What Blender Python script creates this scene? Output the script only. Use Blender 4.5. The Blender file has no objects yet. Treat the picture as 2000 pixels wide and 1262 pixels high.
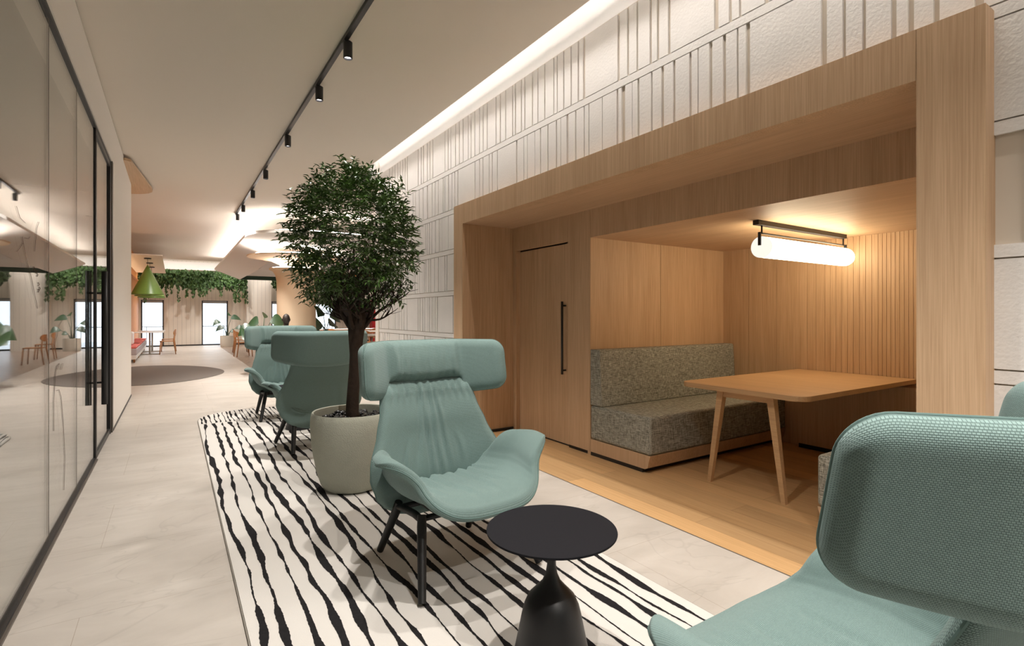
import bpy, math, random
from mathutils import Vector, Matrix, noise as mnoise

sc = bpy.context.scene
COL = sc.collection
PI = math.pi

# ------------------------------------------------------------------ camera
FPX = 1020.0
YAW = math.atan(662.0 / FPX)
cam_d = bpy.data.cameras.new('camera')
cam = bpy.data.objects.new('camera', cam_d)
COL.objects.link(cam)
cam.location = (0, 0, 1.35)
cam.rotation_euler = (PI / 2, 0, -YAW)
cam_d.sensor_width = 36.0
cam_d.lens = FPX / 2000.0 * 36.0
cam_d.shift_y = -16.0 / 2000.0
cam_d.clip_start = 0.05
cam_d.clip_end = 200
sc.camera = cam

# ------------------------------------------------------------------ world, exposure
w = bpy.data.worlds.new('world')
sc.world = w
w.use_nodes = True
bg = w.node_tree.nodes['Background']
bg.inputs['Color'].default_value = (0.86, 0.93, 1.0, 1)
bg.inputs['Strength'].default_value = 2.4
sc.view_settings.view_transform = 'Standard'
sc.view_settings.look = 'None'
sc.view_settings.exposure = 0.0
sc.view_settings.gamma = 1.0
sc.view_settings.use_curve_mapping = False
K_SPOT = 1.0      # track spotlights
K_COVE = 3.6      # cove strips
K_TUBE = 1.7      # booth tube lamp
WARM = (1.0, 0.86, 0.70)
NEUT = (1.0, 0.94, 0.88)

# ------------------------------------------------------------------ materials
def nt(name):
    m = bpy.data.materials.new(name)
    m.use_nodes = True
    return m, m.node_tree.nodes, m.node_tree.links, m.node_tree.nodes['Principled BSDF']

def plain(name, col, rough=0.5, metal=0.0, spec=0.5, bump=0.0, bscale=80.0, var=0.0, vscale=3.0, trans=0.0):
    m, N, L, b = nt(name)
    b.inputs['Base Color'].default_value = (*col, 1)
    b.inputs['Roughness'].default_value = rough
    b.inputs['Metallic'].default_value = metal
    b.inputs['Specular IOR Level'].default_value = spec
    tc = N.new('ShaderNodeTexCoord')
    if var > 0:
        n = N.new('ShaderNodeTexNoise'); n.inputs['Scale'].default_value = vscale
        n.inputs['Detail'].default_value = 4
        L.new(tc.outputs['Object'], n.inputs['Vector'])
        mx = N.new('ShaderNodeMix'); mx.data_type = 'RGBA'
        mx.inputs['A'].default_value = (*[c * (1 - var) for c in col], 1)
        mx.inputs['B'].default_value = (*[min(1, c * (1 + var)) for c in col], 1)
        L.new(n.outputs['Fac'], mx.inputs['Factor'])
        L.new(mx.outputs['Result'], b.inputs['Base Color'])
    if bump > 0:
        n = N.new('ShaderNodeTexNoise'); n.inputs['Scale'].default_value = bscale
        n.inputs['Detail'].default_value = 5
        L.new(tc.outputs['Object'], n.inputs['Vector'])
        bp = N.new('ShaderNodeBump'); bp.inputs['Strength'].default_value = bump
        bp.inputs['Distance'].default_value = 0.01
        L.new(n.outputs['Fac'], bp.inputs['Height'])
        L.new(bp.outputs['Normal'], b.inputs['Normal'])
    return m

def emit(name, col, s):
    m = bpy.data.materials.new(name); m.use_nodes = True
    N = m.node_tree.nodes; N.clear()
    o = N.new('ShaderNodeOutputMaterial'); e = N.new('ShaderNodeEmission')
    e.inputs['Color'].default_value = (*col, 1); e.inputs['Strength'].default_value = s
    m.node_tree.links.new(e.outputs[0], o.inputs[0])
    return m

def oak(name, c1, c2, grain='z', rough=0.5, planks=None, fine=1.0):
    m, N, L, b = nt(name)
    tc = N.new('ShaderNodeTexCoord')
    def noise(sc3, detail=4, rgh=0.6):
        mp = N.new('ShaderNodeMapping'); mp.inputs['Scale'].default_value = sc3
        L.new(tc.outputs['Object'], mp.inputs['Vector'])
        n = N.new('ShaderNodeTexNoise'); n.inputs['Scale'].default_value = 1.0
        n.inputs['Detail'].default_value = detail; n.inputs['Roughness'].default_value = rgh
        L.new(mp.outputs['Vector'], n.inputs['Vector'])
        return n
    hi, lo = 130 * fine, 2.2
    s1 = {'z': (hi, hi, lo), 'y': (hi, lo, hi), 'x': (lo, hi, hi)}[grain]
    s2 = {'z': (9, 9, .5), 'y': (9, .5, 9), 'x': (.5, 9, 9)}[grain]
    n1 = noise(s1, 3, 0.6); n2 = noise(s2, 4)
    r1 = N.new('ShaderNodeValToRGB')
    r1.color_ramp.elements[0].position = 0.33; r1.color_ramp.elements[1].position = 0.66
    r1.color_ramp.elements[0].color = (*c2, 1); r1.color_ramp.elements[1].color = (*c1, 1)
    ad = N.new('ShaderNodeMath'); ad.operation = 'MULTIPLY_ADD'
    ad.inputs[1].default_value = 0.62
    sb = N.new('ShaderNodeMath'); sb.operation = 'MULTIPLY'; sb.inputs[1].default_value = 0.38
    L.new(n2.outputs['Fac'], sb.inputs[0])
    L.new(n1.outputs['Fac'], ad.inputs[0]); L.new(sb.outputs[0], ad.inputs[2])
    L.new(ad.outputs[0], r1.inputs['Fac'])
    out = r1.outputs['Color']
    if planks:
        # planks running along y: width along x, length along y
        mp = N.new('ShaderNodeMapping'); mp.inputs['Rotation'].default_value = (0, 0, PI / 2)
        L.new(tc.outputs['Object'], mp.inputs['Vector'])
        br = N.new('ShaderNodeTexBrick')
        br.inputs['Scale'].default_value = 1.0
        br.inputs['Brick Width'].default_value = planks[1]
        br.inputs['Row Height'].default_value = planks[0]
        br.inputs['Mortar Size'].default_value = 0.0012
        br.inputs['Mortar Smooth'].default_value = 0.1
        br.inputs['Color1'].default_value = (0.82, 0.82, 0.82, 1)
        br.inputs['Color2'].default_value = (1.12, 1.1, 1.06, 1)
        br.inputs['Mortar'].default_value = (0.5, 0.45, 0.4, 1)
        L.new(mp.outputs['Vector'], br.inputs['Vector'])
        mx = N.new('ShaderNodeMix'); mx.data_type = 'RGBA'; mx.blend_type = 'MULTIPLY'
        mx.inputs['Factor'].default_value = 1.0
        L.new(out, mx.inputs['A']); L.new(br.outputs['Color'], mx.inputs['B'])
        out = mx.outputs['Result']
    L.new(out, b.inputs['Base Color'])
    b.inputs['Roughness'].default_value = rough
    b.inputs['Specular IOR Level'].default_value = 0.35
    bp = N.new('ShaderNodeBump'); bp.inputs['Strength'].default_value = 0.12
    bp.inputs['Distance'].default_value = 0.003
    L.new(n1.outputs['Fac'], bp.inputs['Height']); L.new(bp.outputs['Normal'], b.inputs['Normal'])
    return m

def weave(name, light, dark, roww=0.0034, bw=0.0052, strength=0.6):
    m, N, L, b = nt(name)
    uv = N.new('ShaderNodeUVMap'); uv.uv_map = 'UVMap'
    br = N.new('ShaderNodeTexBrick')
    br.inputs['Scale'].default_value = 1.0
    br.inputs['Brick Width'].default_value = bw
    br.inputs['Row Height'].default_value = roww
    br.inputs['Mortar Size'].default_value = roww * 0.30
    br.inputs['Mortar Smooth'].default_value = 1.0
    br.inputs['Color1'].default_value = (*light, 1)
    br.inputs['Color2'].default_value = (*[c * 0.88 for c in light], 1)
    br.inputs['Mortar'].default_value = (*dark, 1)
    L.new(uv.outputs['UV'], br.inputs['Vector'])
    L.new(br.outputs['Color'], b.inputs['Base Color'])
    b.inputs['Roughness'].default_value = 0.85
    b.inputs['Specular IOR Level'].default_value = 0.25
    b.inputs['Sheen Weight'].default_value = 0.25
    b.inputs['Sheen Tint'].default_value = (0.8, 0.95, 0.95, 1)
    bp = N.new('ShaderNodeBump'); bp.inputs['Strength'].default_value = strength
    bp.inputs['Distance'].default_value = 0.0012; bp.invert = True
    L.new(br.outputs['Fac'], bp.inputs['Height']); L.new(bp.outputs['Normal'], b.inputs['Normal'])
    return m

def melange(name):
    m, N, L, b = nt(name)
    tc = N.new('ShaderNodeTexCoord')
    def nz(s3):
        mp = N.new('ShaderNodeMapping'); mp.inputs['Scale'].default_value = s3
        L.new(tc.outputs['Object'], mp.inputs['Vector'])
        n = N.new('ShaderNodeTexNoise'); n.inputs['Scale'].default_value = 1; n.inputs['Detail'].default_value = 2
        L.new(mp.outputs['Vector'], n.inputs['Vector']); return n
    a = nz((320, 320, 20)); c = nz((20, 320, 320)); d_ = nz((320, 20, 320))
    m1 = N.new('ShaderNodeMath'); m1.operation = 'ADD'; mn = N.new('ShaderNodeMath'); mn.operation = 'MULTIPLY_ADD'
    m2 = N.new('ShaderNodeMath'); m2.operation = 'ADD'
    L.new(a.outputs['Fac'], m1.inputs[0]); L.new(c.outputs['Fac'], m1.inputs[1])
    L.new(m1.outputs[0], m2.inputs[0]); L.new(d_.outputs['Fac'], m2.inputs[1])
    L.new(m2.outputs[0], mn.inputs[0]); mn.inputs[1].default_value = 1 / 3.0; mn.inputs[2].default_value = 0.0
    r = N.new('ShaderNodeValToRGB'); e = r.color_ramp.elements
    e[0].position = 0.40; e[0].color = (0.075, 0.075, 0.065, 1)
    e[1].position = 0.60; e[1].color = (0.60, 0.60, 0.53, 1)
    k = r.color_ramp.elements.new(0.50); k.color = (0.275, 0.272, 0.230, 1)
    L.new(mn.outputs[0], r.inputs['Fac']); L.new(r.outputs['Color'], b.inputs['Base Color'])
    b.inputs['Roughness'].default_value = 0.9; b.inputs['Specular IOR Level'].default_value = 0.2
    bp = N.new('ShaderNodeBump'); bp.inputs['Strength'].default_value = 0.4; bp.inputs['Distance'].default_value = 0.002
    L.new(mn.outputs[0], bp.inputs['Height']); L.new(bp.outputs['Normal'], b.inputs['Normal'])
    return m

def stone_floor():
    m, N, L, b = nt('pale_stone_tile')
    tc = N.new('ShaderNodeTexCoord')
    n = N.new('ShaderNodeTexNoise'); n.inputs['Scale'].default_value = 1.3; n.inputs['Detail'].default_value = 7
    n.inputs['Roughness'].default_value = 0.6; n.inputs['Distortion'].default_value = 0.8
    mp = N.new('ShaderNodeMapping'); mp.inputs['Scale'].default_value = (1.0, 2.4, 1); mp.inputs['Rotation'].default_value = (0, 0, 0.5)
    L.new(tc.outputs['Object'], mp.inputs['Vector']); L.new(mp.outputs['Vector'], n.inputs['Vector'])
    r = N.new('ShaderNodeValToRGB'); e = r.color_ramp.elements
    e[0].position = 0.3; e[0].color = (0.455, 0.418, 0.372, 1)
    e[1].position = 0.7; e[1].color = (0.575, 0.535, 0.485, 1)
    L.new(n.outputs['Fac'], r.inputs['Fac'])
    # thin veins
    v = N.new('ShaderNodeTexNoise'); v.inputs['Scale'].default_value = 0.8; v.inputs['Detail'].default_value = 3
    v.inputs['Distortion'].default_value = 1.4
    L.new(mp.outputs['Vector'], v.inputs['Vector'])
    s = N.new('ShaderNodeMath'); s.operation = 'SUBTRACT'; s.inputs[1].default_value = 0.5
    a = N.new('ShaderNodeMath'); a.operation = 'ABSOLUTE'
    mr = N.new('ShaderNodeMapRange'); mr.inputs['From Min'].default_value = 0; mr.inputs['From Max'].default_value = 0.012
    mr.inputs['To Min'].default_value = 0.90; mr.inputs['To Max'].default_value = 1.0
    L.new(v.outputs['Fac'], s.inputs[0]); L.new(s.outputs[0], a.inputs[0]); L.new(a.outputs[0], mr.inputs['Value'])
    # joints
    br = N.new('ShaderNodeTexBrick'); br.offset = 0.5
    mp2 = N.new('ShaderNodeMapping'); mp2.inputs['Location'].default_value = (0.35, 0.30, 0)
    L.new(tc.outputs['Object'], mp2.inputs['Vector']); L.new(mp2.outputs['Vector'], br.inputs['Vector'])
    br.inputs['Scale'].default_value = 1; br.inputs['Brick Width'].default_value = 1.65; br.inputs['Row Height'].default_value = 0.825
    br.inputs['Mortar Size'].default_value = 0.0014; br.inputs['Mortar Smooth'].default_value = 0.3
    br.inputs['Color1'].default_value = (1, 1, 1, 1); br.inputs['Color2'].default_value = (0.975, 0.972, 0.968, 1)
    br.inputs['Mortar'].default_value = (0.66, 0.60, 0.54, 1)
    m1 = N.new('ShaderNodeMix'); m1.data_type = 'RGBA'; m1.blend_type = 'MULTIPLY'; m1.inputs['Factor'].default_value = 1
    L.new(r.outputs['Color'], m1.inputs['A']); L.new(mr.outputs['Result'], m1.inputs['B'])
    m2 = N.new('ShaderNodeMix'); m2.data_type = 'RGBA'; m2.blend_type = 'MULTIPLY'; m2.inputs['Factor'].default_value = 1
    L.new(m1.outputs['Result'], m2.inputs['A']); L.new(br.outputs['Color'], m2.inputs['B'])
    L.new(m2.outputs['Result'], b.inputs['Base Color'])
    b.inputs['Roughness'].default_value = 0.42; b.inputs['Specular IOR Level'].default_value = 0.4
    return m

def terrazzo():
    m, N, L, b = nt('terrazzo')
    tc = N.new('ShaderNodeTexCoord')
    v = N.new('ShaderNodeTexVoronoi'); v.inputs['Scale'].default_value = 14
    L.new(tc.outputs['Object'], v.inputs['Vector'])
    r = N.new('ShaderNodeValToRGB'); e = r.color_ramp.elements
    e[0].position = 0.0; e[0].color = (0.13, 0.085, 0.06, 1)
    e[1].position = 1.0; e[1].color = (0.42, 0.33, 0.26, 1)
    k = e.new(0.5); k.color = (0.27, 0.20, 0.15, 1)
    L.new(v.outputs['Color'], r.inputs['Fac']); L.new(r.outputs['Color'], b.inputs['Base Color'])
    b.inputs['Roughness'].default_value = 0.3
    return m

def grooved(name, col, pitch, axis='x'):
    m, N, L, b = nt(name)
    tc = N.new('ShaderNodeTexCoord'); sp = N.new('ShaderNodeSeparateXYZ')
    L.new(tc.outputs['Object'], sp.inputs[0])
    d = N.new('ShaderNodeMath'); d.operation = 'DIVIDE'; d.inputs[1].default_value = pitch
    f = N.new('ShaderNodeMath'); f.operation = 'FRACT'
    g = N.new('ShaderNodeMath'); g.operation = 'LESS_THAN'; g.inputs[1].default_value = 0.06
    L.new(sp.outputs[axis.upper()], d.inputs[0]); L.new(d.outputs[0], f.inputs[0]); L.new(f.outputs[0], g.inputs[0])
    mx = N.new('ShaderNodeMix'); mx.data_type = 'RGBA'
    mx.inputs['A'].default_value = (*col, 1); mx.inputs['B'].default_value = (*[c * 0.6 for c in col], 1)
    L.new(g.outputs[0], mx.inputs['Factor']); L.new(mx.outputs['Result'], b.inputs['Base Color'])
    b.inputs['Roughness'].default_value = 0.7
    return m

def glass_mat(name, tint=(1, 1, 1), f0=0.05):
    m = bpy.data.materials.new(name); m.use_nodes = True
    N = m.node_tree.nodes; L = m.node_tree.links; N.clear()
    o = N.new('ShaderNodeOutputMaterial'); mix = N.new('ShaderNodeMixShader')
    t = N.new('ShaderNodeBsdfTransparent'); t.inputs[0].default_value = (*tint, 1)
    g = N.new('ShaderNodeBsdfGlossy'); g.inputs['Roughness'].default_value = 0.012
    g.inputs['Color'].default_value = (1, 1, 1, 1)
    lw = N.new('ShaderNodeLayerWeight'); lw.inputs['Blend'].default_value = 0.5
    p = N.new('ShaderNodeMath'); p.operation = 'POWER'; p.inputs[1].default_value = 5.0
    ma = N.new('ShaderNodeMath'); ma.operation = 'MULTIPLY_ADD'; ma.inputs[1].default_value = 1 - f0; ma.inputs[2].default_value = f0
    L.new(lw.outputs['Facing'], p.inputs[0]); L.new(p.outputs[0], ma.inputs[0]); L.new(ma.outputs[0], mix.inputs[0])
    L.new(t.outputs[0], mix.inputs[1]); L.new(g.outputs[0], mix.inputs[2]); L.new(mix.outputs[0], o.inputs[0])
    return m

def leaf_mat(name, c1, c2, rough=0.35):
    m, N, L, b = nt(name)
    oi = N.new('ShaderNodeTexCoord'); n = N.new('ShaderNodeTexNoise'); n.inputs['Scale'].default_value = 9
    L.new(oi.outputs['Object'], n.inputs['Vector'])
    mx = N.new('ShaderNodeMix'); mx.data_type = 'RGBA'
    mx.inputs['A'].default_value = (*c1, 1); mx.inputs['B'].default_value = (*c2, 1)
    L.new(n.outputs['Fac'], mx.inputs['Factor']); L.new(mx.outputs['Result'], b.inputs['Base Color'])
    b.inputs['Roughness'].default_value = rough
    return m

M = {}
M['ceil'] = plain('ceiling_plaster', (0.72, 0.655, 0.575), 0.85, spec=0.2)
M['cove'] = plain('white_cove_plaster', (0.80, 0.775, 0.745), 0.8, spec=0.2)
M['white'] = plain('white_plaster', (0.80, 0.755, 0.70), 0.75, spec=0.25, bump=0.03, bscale=30)
M['tile'] = plain('cast_relief_tile', (0.74, 0.715, 0.685), 0.85, spec=0.2, bump=0.25, bscale=55, var=0.05, vscale=6)
M['tilegap'] = plain('relief_recess', (0.60, 0.53, 0.44), 0.9, spec=0.1)
M['oakv'] = oak('oak_vertical', (0.66, 0.455, 0.285), (0.46, 0.295, 0.17), 'z')
M['oakh'] = oak('oak_horizontal', (0.64, 0.445, 0.285), (0.49, 0.325, 0.195), 'y')
M['oakt'] = oak('oak_table', (0.60, 0.385, 0.20), (0.48, 0.295, 0.15), 'y', 0.42)
M['oakf'] = oak('oak_floor', (0.62, 0.40, 0.20), (0.48, 0.29, 0.135), 'y', 0.38, planks=(0.19, 2.2), fine=0.45)
M['stone'] = stone_floor()
M['terrazzo'] = terrazzo()
M['farwall'] = grooved('grooved_board', (0.78, 0.73, 0.65), 0.16)
M['orange'] = plain('orange_timber', (0.62, 0.27, 0.085), 0.6)
M['column'] = plain('column_plaster', (0.76, 0.59, 0.41), 0.75, bump=0.1, bscale=60)
M['black'] = plain('black_metal', (0.012, 0.012, 0.013), 0.42)
M['blackw'] = plain('black_stained_leg', (0.010, 0.010, 0.010), 0.5)
M['blacktop'] = plain('black_laminate', (0.012, 0.012, 0.015), 0.8, spec=0.15, bump=0.05, bscale=900)
M['frame'] = plain('dark_frame', (0.03, 0.03, 0.03), 0.4)
M['bronze'] = plain('bronze_frame', (0.10, 0.085, 0.07), 0.45)
M['glass'] = glass_mat('partition_glass', (0.955, 0.97, 0.96), 0.06)
M['winglass'] = glass_mat('window_glass', (0.97, 0.985, 1.0), 0.04)
M['teal'] = weave('teal_weave', (0.235, 0.340, 0.322), (0.100, 0.158, 0.147))
M['seam'] = plain('teal_piping', (0.13, 0.21, 0.195), 0.9)
M['melange'] = melange('grey_melange')
M['rug'] = plain('cream_wool', (0.665, 0.640, 0.600), 0.95, spec=0.1, bump=0.25, bscale=400, var=0.03)
M['rugline'] = plain('black_wool', (0.018, 0.017, 0.018), 0.95, spec=0.1, bump=0.3, bscale=400, var=0.4, vscale=60)
M['rugedge'] = plain('rug_binding', (0.22, 0.20, 0.17), 0.9)
M['pot'] = plain('rough_concrete', (0.43, 0.44, 0.365), 0.9, spec=0.2, bump=0.55, bscale=130, var=0.08, vscale=14)
M['soil'] = plain('dark_soil', (0.012, 0.010, 0.008), 0.95)
M['pebble'] = plain('black_pebble', (0.010, 0.010, 0.011), 0.22)
M['bark'] = plain('brown_bark', (0.035, 0.021, 0.013), 0.85, bump=0.7, bscale=45, var=0.4, vscale=25)
M['leaf'] = leaf_mat('tree_leaf', (0.020, 0.050, 0.010), (0.085, 0.165, 0.030), 0.28)
M['bigleaf'] = leaf_mat('broad_leaf', (0.010, 0.034, 0.014), (0.028, 0.080, 0.026))
M['trail'] = leaf_mat('trailing_leaf', (0.010, 0.026, 0.008), (0.055, 0.12, 0.018), 0.6)
M['green'] = plain('green_lacquer', (0.15, 0.27, 0.055), 0.35)
M['dgreen'] = plain('dark_green_paint', (0.012, 0.045, 0.028), 0.6)
M['orangewood'] = plain('orange_beech', (0.42, 0.185, 0.065), 0.45)
M['whitetop'] = plain('white_laminate', (0.80, 0.78, 0.75), 0.35)
M['whitepot'] = plain('white_ceramic', (0.66, 0.64, 0.57), 0.5)
M['greytbl'] = plain('beige_metal', (0.42, 0.38, 0.32), 0.45)
M['pink'] = plain('coral_fabric', (0.65, 0.16, 0.14), 0.9)
M['greyseat'] = plain('lilac_grey_fabric', (0.46, 0.42, 0.44), 0.9)
M['bust'] = plain('dark_bronze', (0.035, 0.026, 0.022), 0.5, bump=0.3, bscale=40)
M['darkscreen'] = plain('dark_screen', (0.03, 0.026, 0.024), 0.3)
M['red'] = plain('red_paint', (0.62, 0.025, 0.03), 0.4)
M['greyrug'] = plain('taupe_carpet', (0.155, 0.138, 0.125), 0.95, var=0.05, vscale=60)
M['led'] = emit('led_strip', (1.0, 0.95, 0.91), 8.5 * K_COVE)
M['led_far'] = emit('led_strip_far', (1.0, 0.94, 0.90), 9.0 * K_COVE)
M['lens'] = emit('spot_lens', (1.0, 0.95, 0.98), 6.0)
M['tube'] = emit('tube_glow', (1.0, 0.83, 0.56), 7.0 * K_TUBE)
M['tubecap'] = emit('tube_cap_glow', (1.0, 0.94, 0.82), 0.62 * K_TUBE)
M['linen'] = plain('grey_wallcovering', (0.42, 0.42, 0.38), 0.9)
M['ink'] = plain('brown_ink', (0.16, 0.11, 0.085), 0.7)
M['outside'] = plain('pale_terrace', (0.75, 0.76, 0.78), 0.8)
M['blind'] = plain('blind_cassette', (0.40, 0.40, 0.40), 0.6)

# ------------------------------------------------------------------ mesh helpers
class MB:
    def __init__(s):
        s.v = []; s.f = []; s.mi = []; s.uv = None; s.cur = 0
    def add(s, vs, fs):
        o = len(s.v); s.v += [tuple(p) for p in vs]
        s.f += [tuple(i + o for i in f) for f in fs]; s.mi += [s.cur] * len(fs)
    def box(s, x0, x1, y0, y1, z0, z1):
        if x0 > x1: x0, x1 = x1, x0
        if y0 > y1: y0, y1 = y1, y0
        if z0 > z1: z0, z1 = z1, z0
        vs = [(x0, y0, z0), (x1, y0, z0), (x1, y1, z0), (x0, y1, z0), (x0, y0, z1), (x1, y0, z1), (x1, y1, z1), (x0, y1, z1)]
        s.add(vs, [(3, 2, 1, 0), (4, 5, 6, 7), (0, 1, 5, 4), (1, 2, 6, 5), (2, 3, 7, 6), (3, 0, 4, 7)])
        return s
    def tube(s, pts, r, n=10, caps=True, flat=1.0):
        pts = [Vector(p) for p in pts]
        rs = r if isinstance(r, (list, tuple)) else [r] * len(pts)
        rings = []
        ref = None
        for i, p in enumerate(pts):
            if i == 0: t = pts[1] - p
            elif i == len(pts) - 1: t = p - pts[i - 1]
            else: t = pts[i + 1] - pts[i - 1]
            t.normalize()
            if ref is None:
                ref = Vector((0, 0, 1)) if abs(t.z) < .9 else Vector((1, 0, 0))
            a = t.cross(ref)
            if a.length < 1e-6: a = t.cross(Vector((0, 1, 0)))
            a.normalize(); b = a.cross(t).normalized(); ref = b
            rings.append([p + (a * math.cos(2 * PI * k / n) + b * math.sin(2 * PI * k / n) * flat) * rs[i] for k in range(n)])
        vs = [q for rr in rings for q in rr]
        fs = []
        for i in range(len(pts) - 1):
            for k in range(n):
                k2 = (k + 1) % n
                fs.append((i * n + k, i * n + k2, (i + 1) * n + k2, (i + 1) * n + k))
        if caps:
            fs.append(tuple(range(n - 1, -1, -1))); fs.append(tuple((len(pts) - 1) * n + k for k in range(n)))
        s.add(vs, fs); return s
    def lathe(s, prof, c=(0, 0, 0), n=48, closed=False):
        vs = []; fs = []
        for (r, z) in prof:
            for k in range(n):
                a = 2 * PI * k / n
                vs.append((c[0] + r * math.cos(a), c[1] + r * math.sin(a), c[2] + z))
        m = len(prof)
        for i in range(m - 1 + (1 if closed else 0)):
            j = (i + 1) % m
            for k in range(n):
                k2 = (k + 1) % n
                fs.append((i * n + k, i * n + k2, j * n + k2, j * n + k))
        if not closed:
            if prof[0][0] > 1e-5: fs.append(tuple(range(n - 1, -1, -1)))
            if prof[-1][0] > 1e-5: fs.append(tuple((m - 1) * n + k for k in range(n)))
        s.add(vs, fs); return s
    def prism(s, poly, z0, z1):
        n = len(poly)
        vs = [(x, y, z0) for x, y in poly] + [(x, y, z1) for x, y in poly]
        fs = [tuple(range(n - 1, -1, -1)), tuple(range(n, 2 * n))]
        for k in range(n):
            k2 = (k + 1) % n; fs.append((k, k2, n + k2, n + k))
        s.add(vs, fs); return s
    def ellipsoid(s, c, r, n=12, m=8, rot=None):
        vs = []; fs = []
        for i in range(m + 1):
            th = PI * i / m
            for k in range(n):
                a = 2 * PI * k / n
                v = Vector((r[0] * math.sin(th) * math.cos(a), r[1] * math.sin(th) * math.sin(a), r[2] * math.cos(th)))
                if rot is not None: v = rot @ v
                vs.append(v + Vector(c))
        for i in range(m):
            for k in range(n):
                k2 = (k + 1) % n
                fs.append((i * n + k, (i + 1) * n + k, (i + 1) * n + k2, i * n + k2))
        s.add(vs, fs); return s
    def build(s, name, mat, parent=None, smooth=False, bevel=0.0, seg=2, loc=None):
        me = bpy.data.meshes.new(name); me.from_pydata(s.v, [], s.f)
        mats = mat if isinstance(mat, (list, tuple)) else [mat]
        for q in mats: me.materials.append(q)
        if len(mats) > 1: me.polygons.foreach_set('material_index', s.mi)
        if s.uv:
            ul = me.uv_layers.new(name='UVMap')
            flat = []
            for p in me.polygons:
                for vi in p.vertices: flat += list(s.uv[vi])
            ul.data.foreach_set('uv', flat)
        if smooth: me.polygons.foreach_set('use_smooth', [True] * len(me.polygons))
        me.update()
        o = bpy.data.objects.new(name, me); COL.objects.link(o)
        if parent is not None: o.parent = parent
        if loc is not None: o.location = loc
        if bevel > 0:
            bm_ = o.modifiers.new('bevel', 'BEVEL'); bm_.width = bevel; bm_.segments = seg; bm_.limit_method = 'ANGLE'
        if smooth and bevel == 0:
            pass
        return o

def autosmooth(o, deg=40):
    me = o.data
    me.polygons.foreach_set('use_smooth', [True] * len(me.polygons))
    me.set_sharp_from_angle(angle=math.radians(deg)) if hasattr(me, 'set_sharp_from_angle') else None
    return o

def empty(name, loc=(0, 0, 0), rz=0.0):
    o = bpy.data.objects.new(name, None); o.empty_display_size = 0.1
    COL.objects.link(o); o.location = loc; o.rotation_euler = (0, 0, rz); return o

def tag(o, label, cat, group=None, kind=None):
    o['label'] = label; o['category'] = cat
    if group: o['group'] = group
    if kind: o['kind'] = kind
    return o

def struct(o, label=None):
    o['kind'] = 'structure'
    if label: o['label'] = label
    return o

def copy_tree(o, parent=None):
    c = o.copy(); COL.objects.link(c); c.parent = parent
    for ch in list(o.children):
        copy_tree(ch, c)
    return c

def B(*a):
    return MB().box(*a)

def spot(name, loc, tgt, power, size=1.1, blend=0.35, col=NEUT, rad=0.03, parent=None):
    ld = bpy.data.lights.new(name, 'SPOT'); ld.energy = power; ld.spot_size = size; ld.spot_blend = blend
    ld.color = col; ld.shadow_soft_size = rad
    o = bpy.data.objects.new(name, ld); COL.objects.link(o)
    d = Vector(tgt) - Vector(loc)
    o.rotation_euler = d.to_track_quat('-Z', 'Y').to_euler()
    o.location = loc
    if parent is not None:
        o.parent = parent; o.location = Vector(loc) - parent.location
    return o

R = random.Random(7)

# ================================================================== SETTING
# ---- floors
f = MB(); f.box(-5.0, 2.675, -3.0, 27.0, -0.1, 0.0); f.box(2.675, 13.0, 5.40, 13.0, -0.1, 0.0)
struct(f.build('floor', M['stone']))
f = MB(); f.box(2.675, 5.44, 0.45, 5.40, -0.1, 0.0)
struct(f.build('floor_timber', M['oakf']))
f = MB(); f.box(1.66, 13.0, 13.0, 27.0, -0.05, 0.002)
struct(f.build('floor_terrazzo', M['terrazzo']))
f = MB(); f.box(2.668, 2.676, 0.45, 5.40, -0.02, 0.0015)
struct(f.build('trim_1', M['bronze']))

# ---- main ceiling with cove on the right
c = MB()
c.box(-0.60, 2.50, -3.0, 25.2, 3.60, 3.63)
c.box(2.50, 13.0, 8.9, 25.2, 3.60, 3.63)
c.box(-5.0, -0.60, 10.7, 25.2, 3.60, 3.63)
c.box(-5.0, 13.0, -3.0, 27.0, 4.05, 4.10)
c.box(-5.0, 13.0, 26.95, 27.0, 3.3, 4.10)
struct(c.build('ceiling', M['ceil']))
# curved cove shell
c = MB()
prof = [(2.835, 3.615), (2.835, 3.72)]
for k in range(9):
    a = PI / 2 * k / 8
    prof.append((2.835 - 0.26 * (1 - math.cos(a)), 3.72 + 0.26 * math.sin(a)))
prof.append((2.0, 3.98))
vs = []
for (x, z) in prof: vs += [(x, -3.0, z), (x, 8.9, z)]
fs = [(2 * i, 2 * i + 1, 2 * i + 3, 2 * i + 2) for i in range(len(prof) - 1)]
c.add(vs, fs)
vs = []
for (x, z) in prof: vs += [(x + 0.03, -3.0, z + 0.03), (x + 0.03, 8.9, z + 0.03)]
c.add(vs, [(2 * i, 2 * i + 2, 2 * i + 3, 2 * i + 1) for i in range(len(prof) - 1)])
o = c.build('trim_2', M['cove'], smooth=True); struct(o)
c = MB(); c.box(2.16, 2.22, -2.9, 8.8, 3.632, 3.645)
o = c.build('cove_led_strip', M['led']); tag(o, 'white light strip hidden on the ceiling lip along the relief wall', 'light strip')

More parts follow.
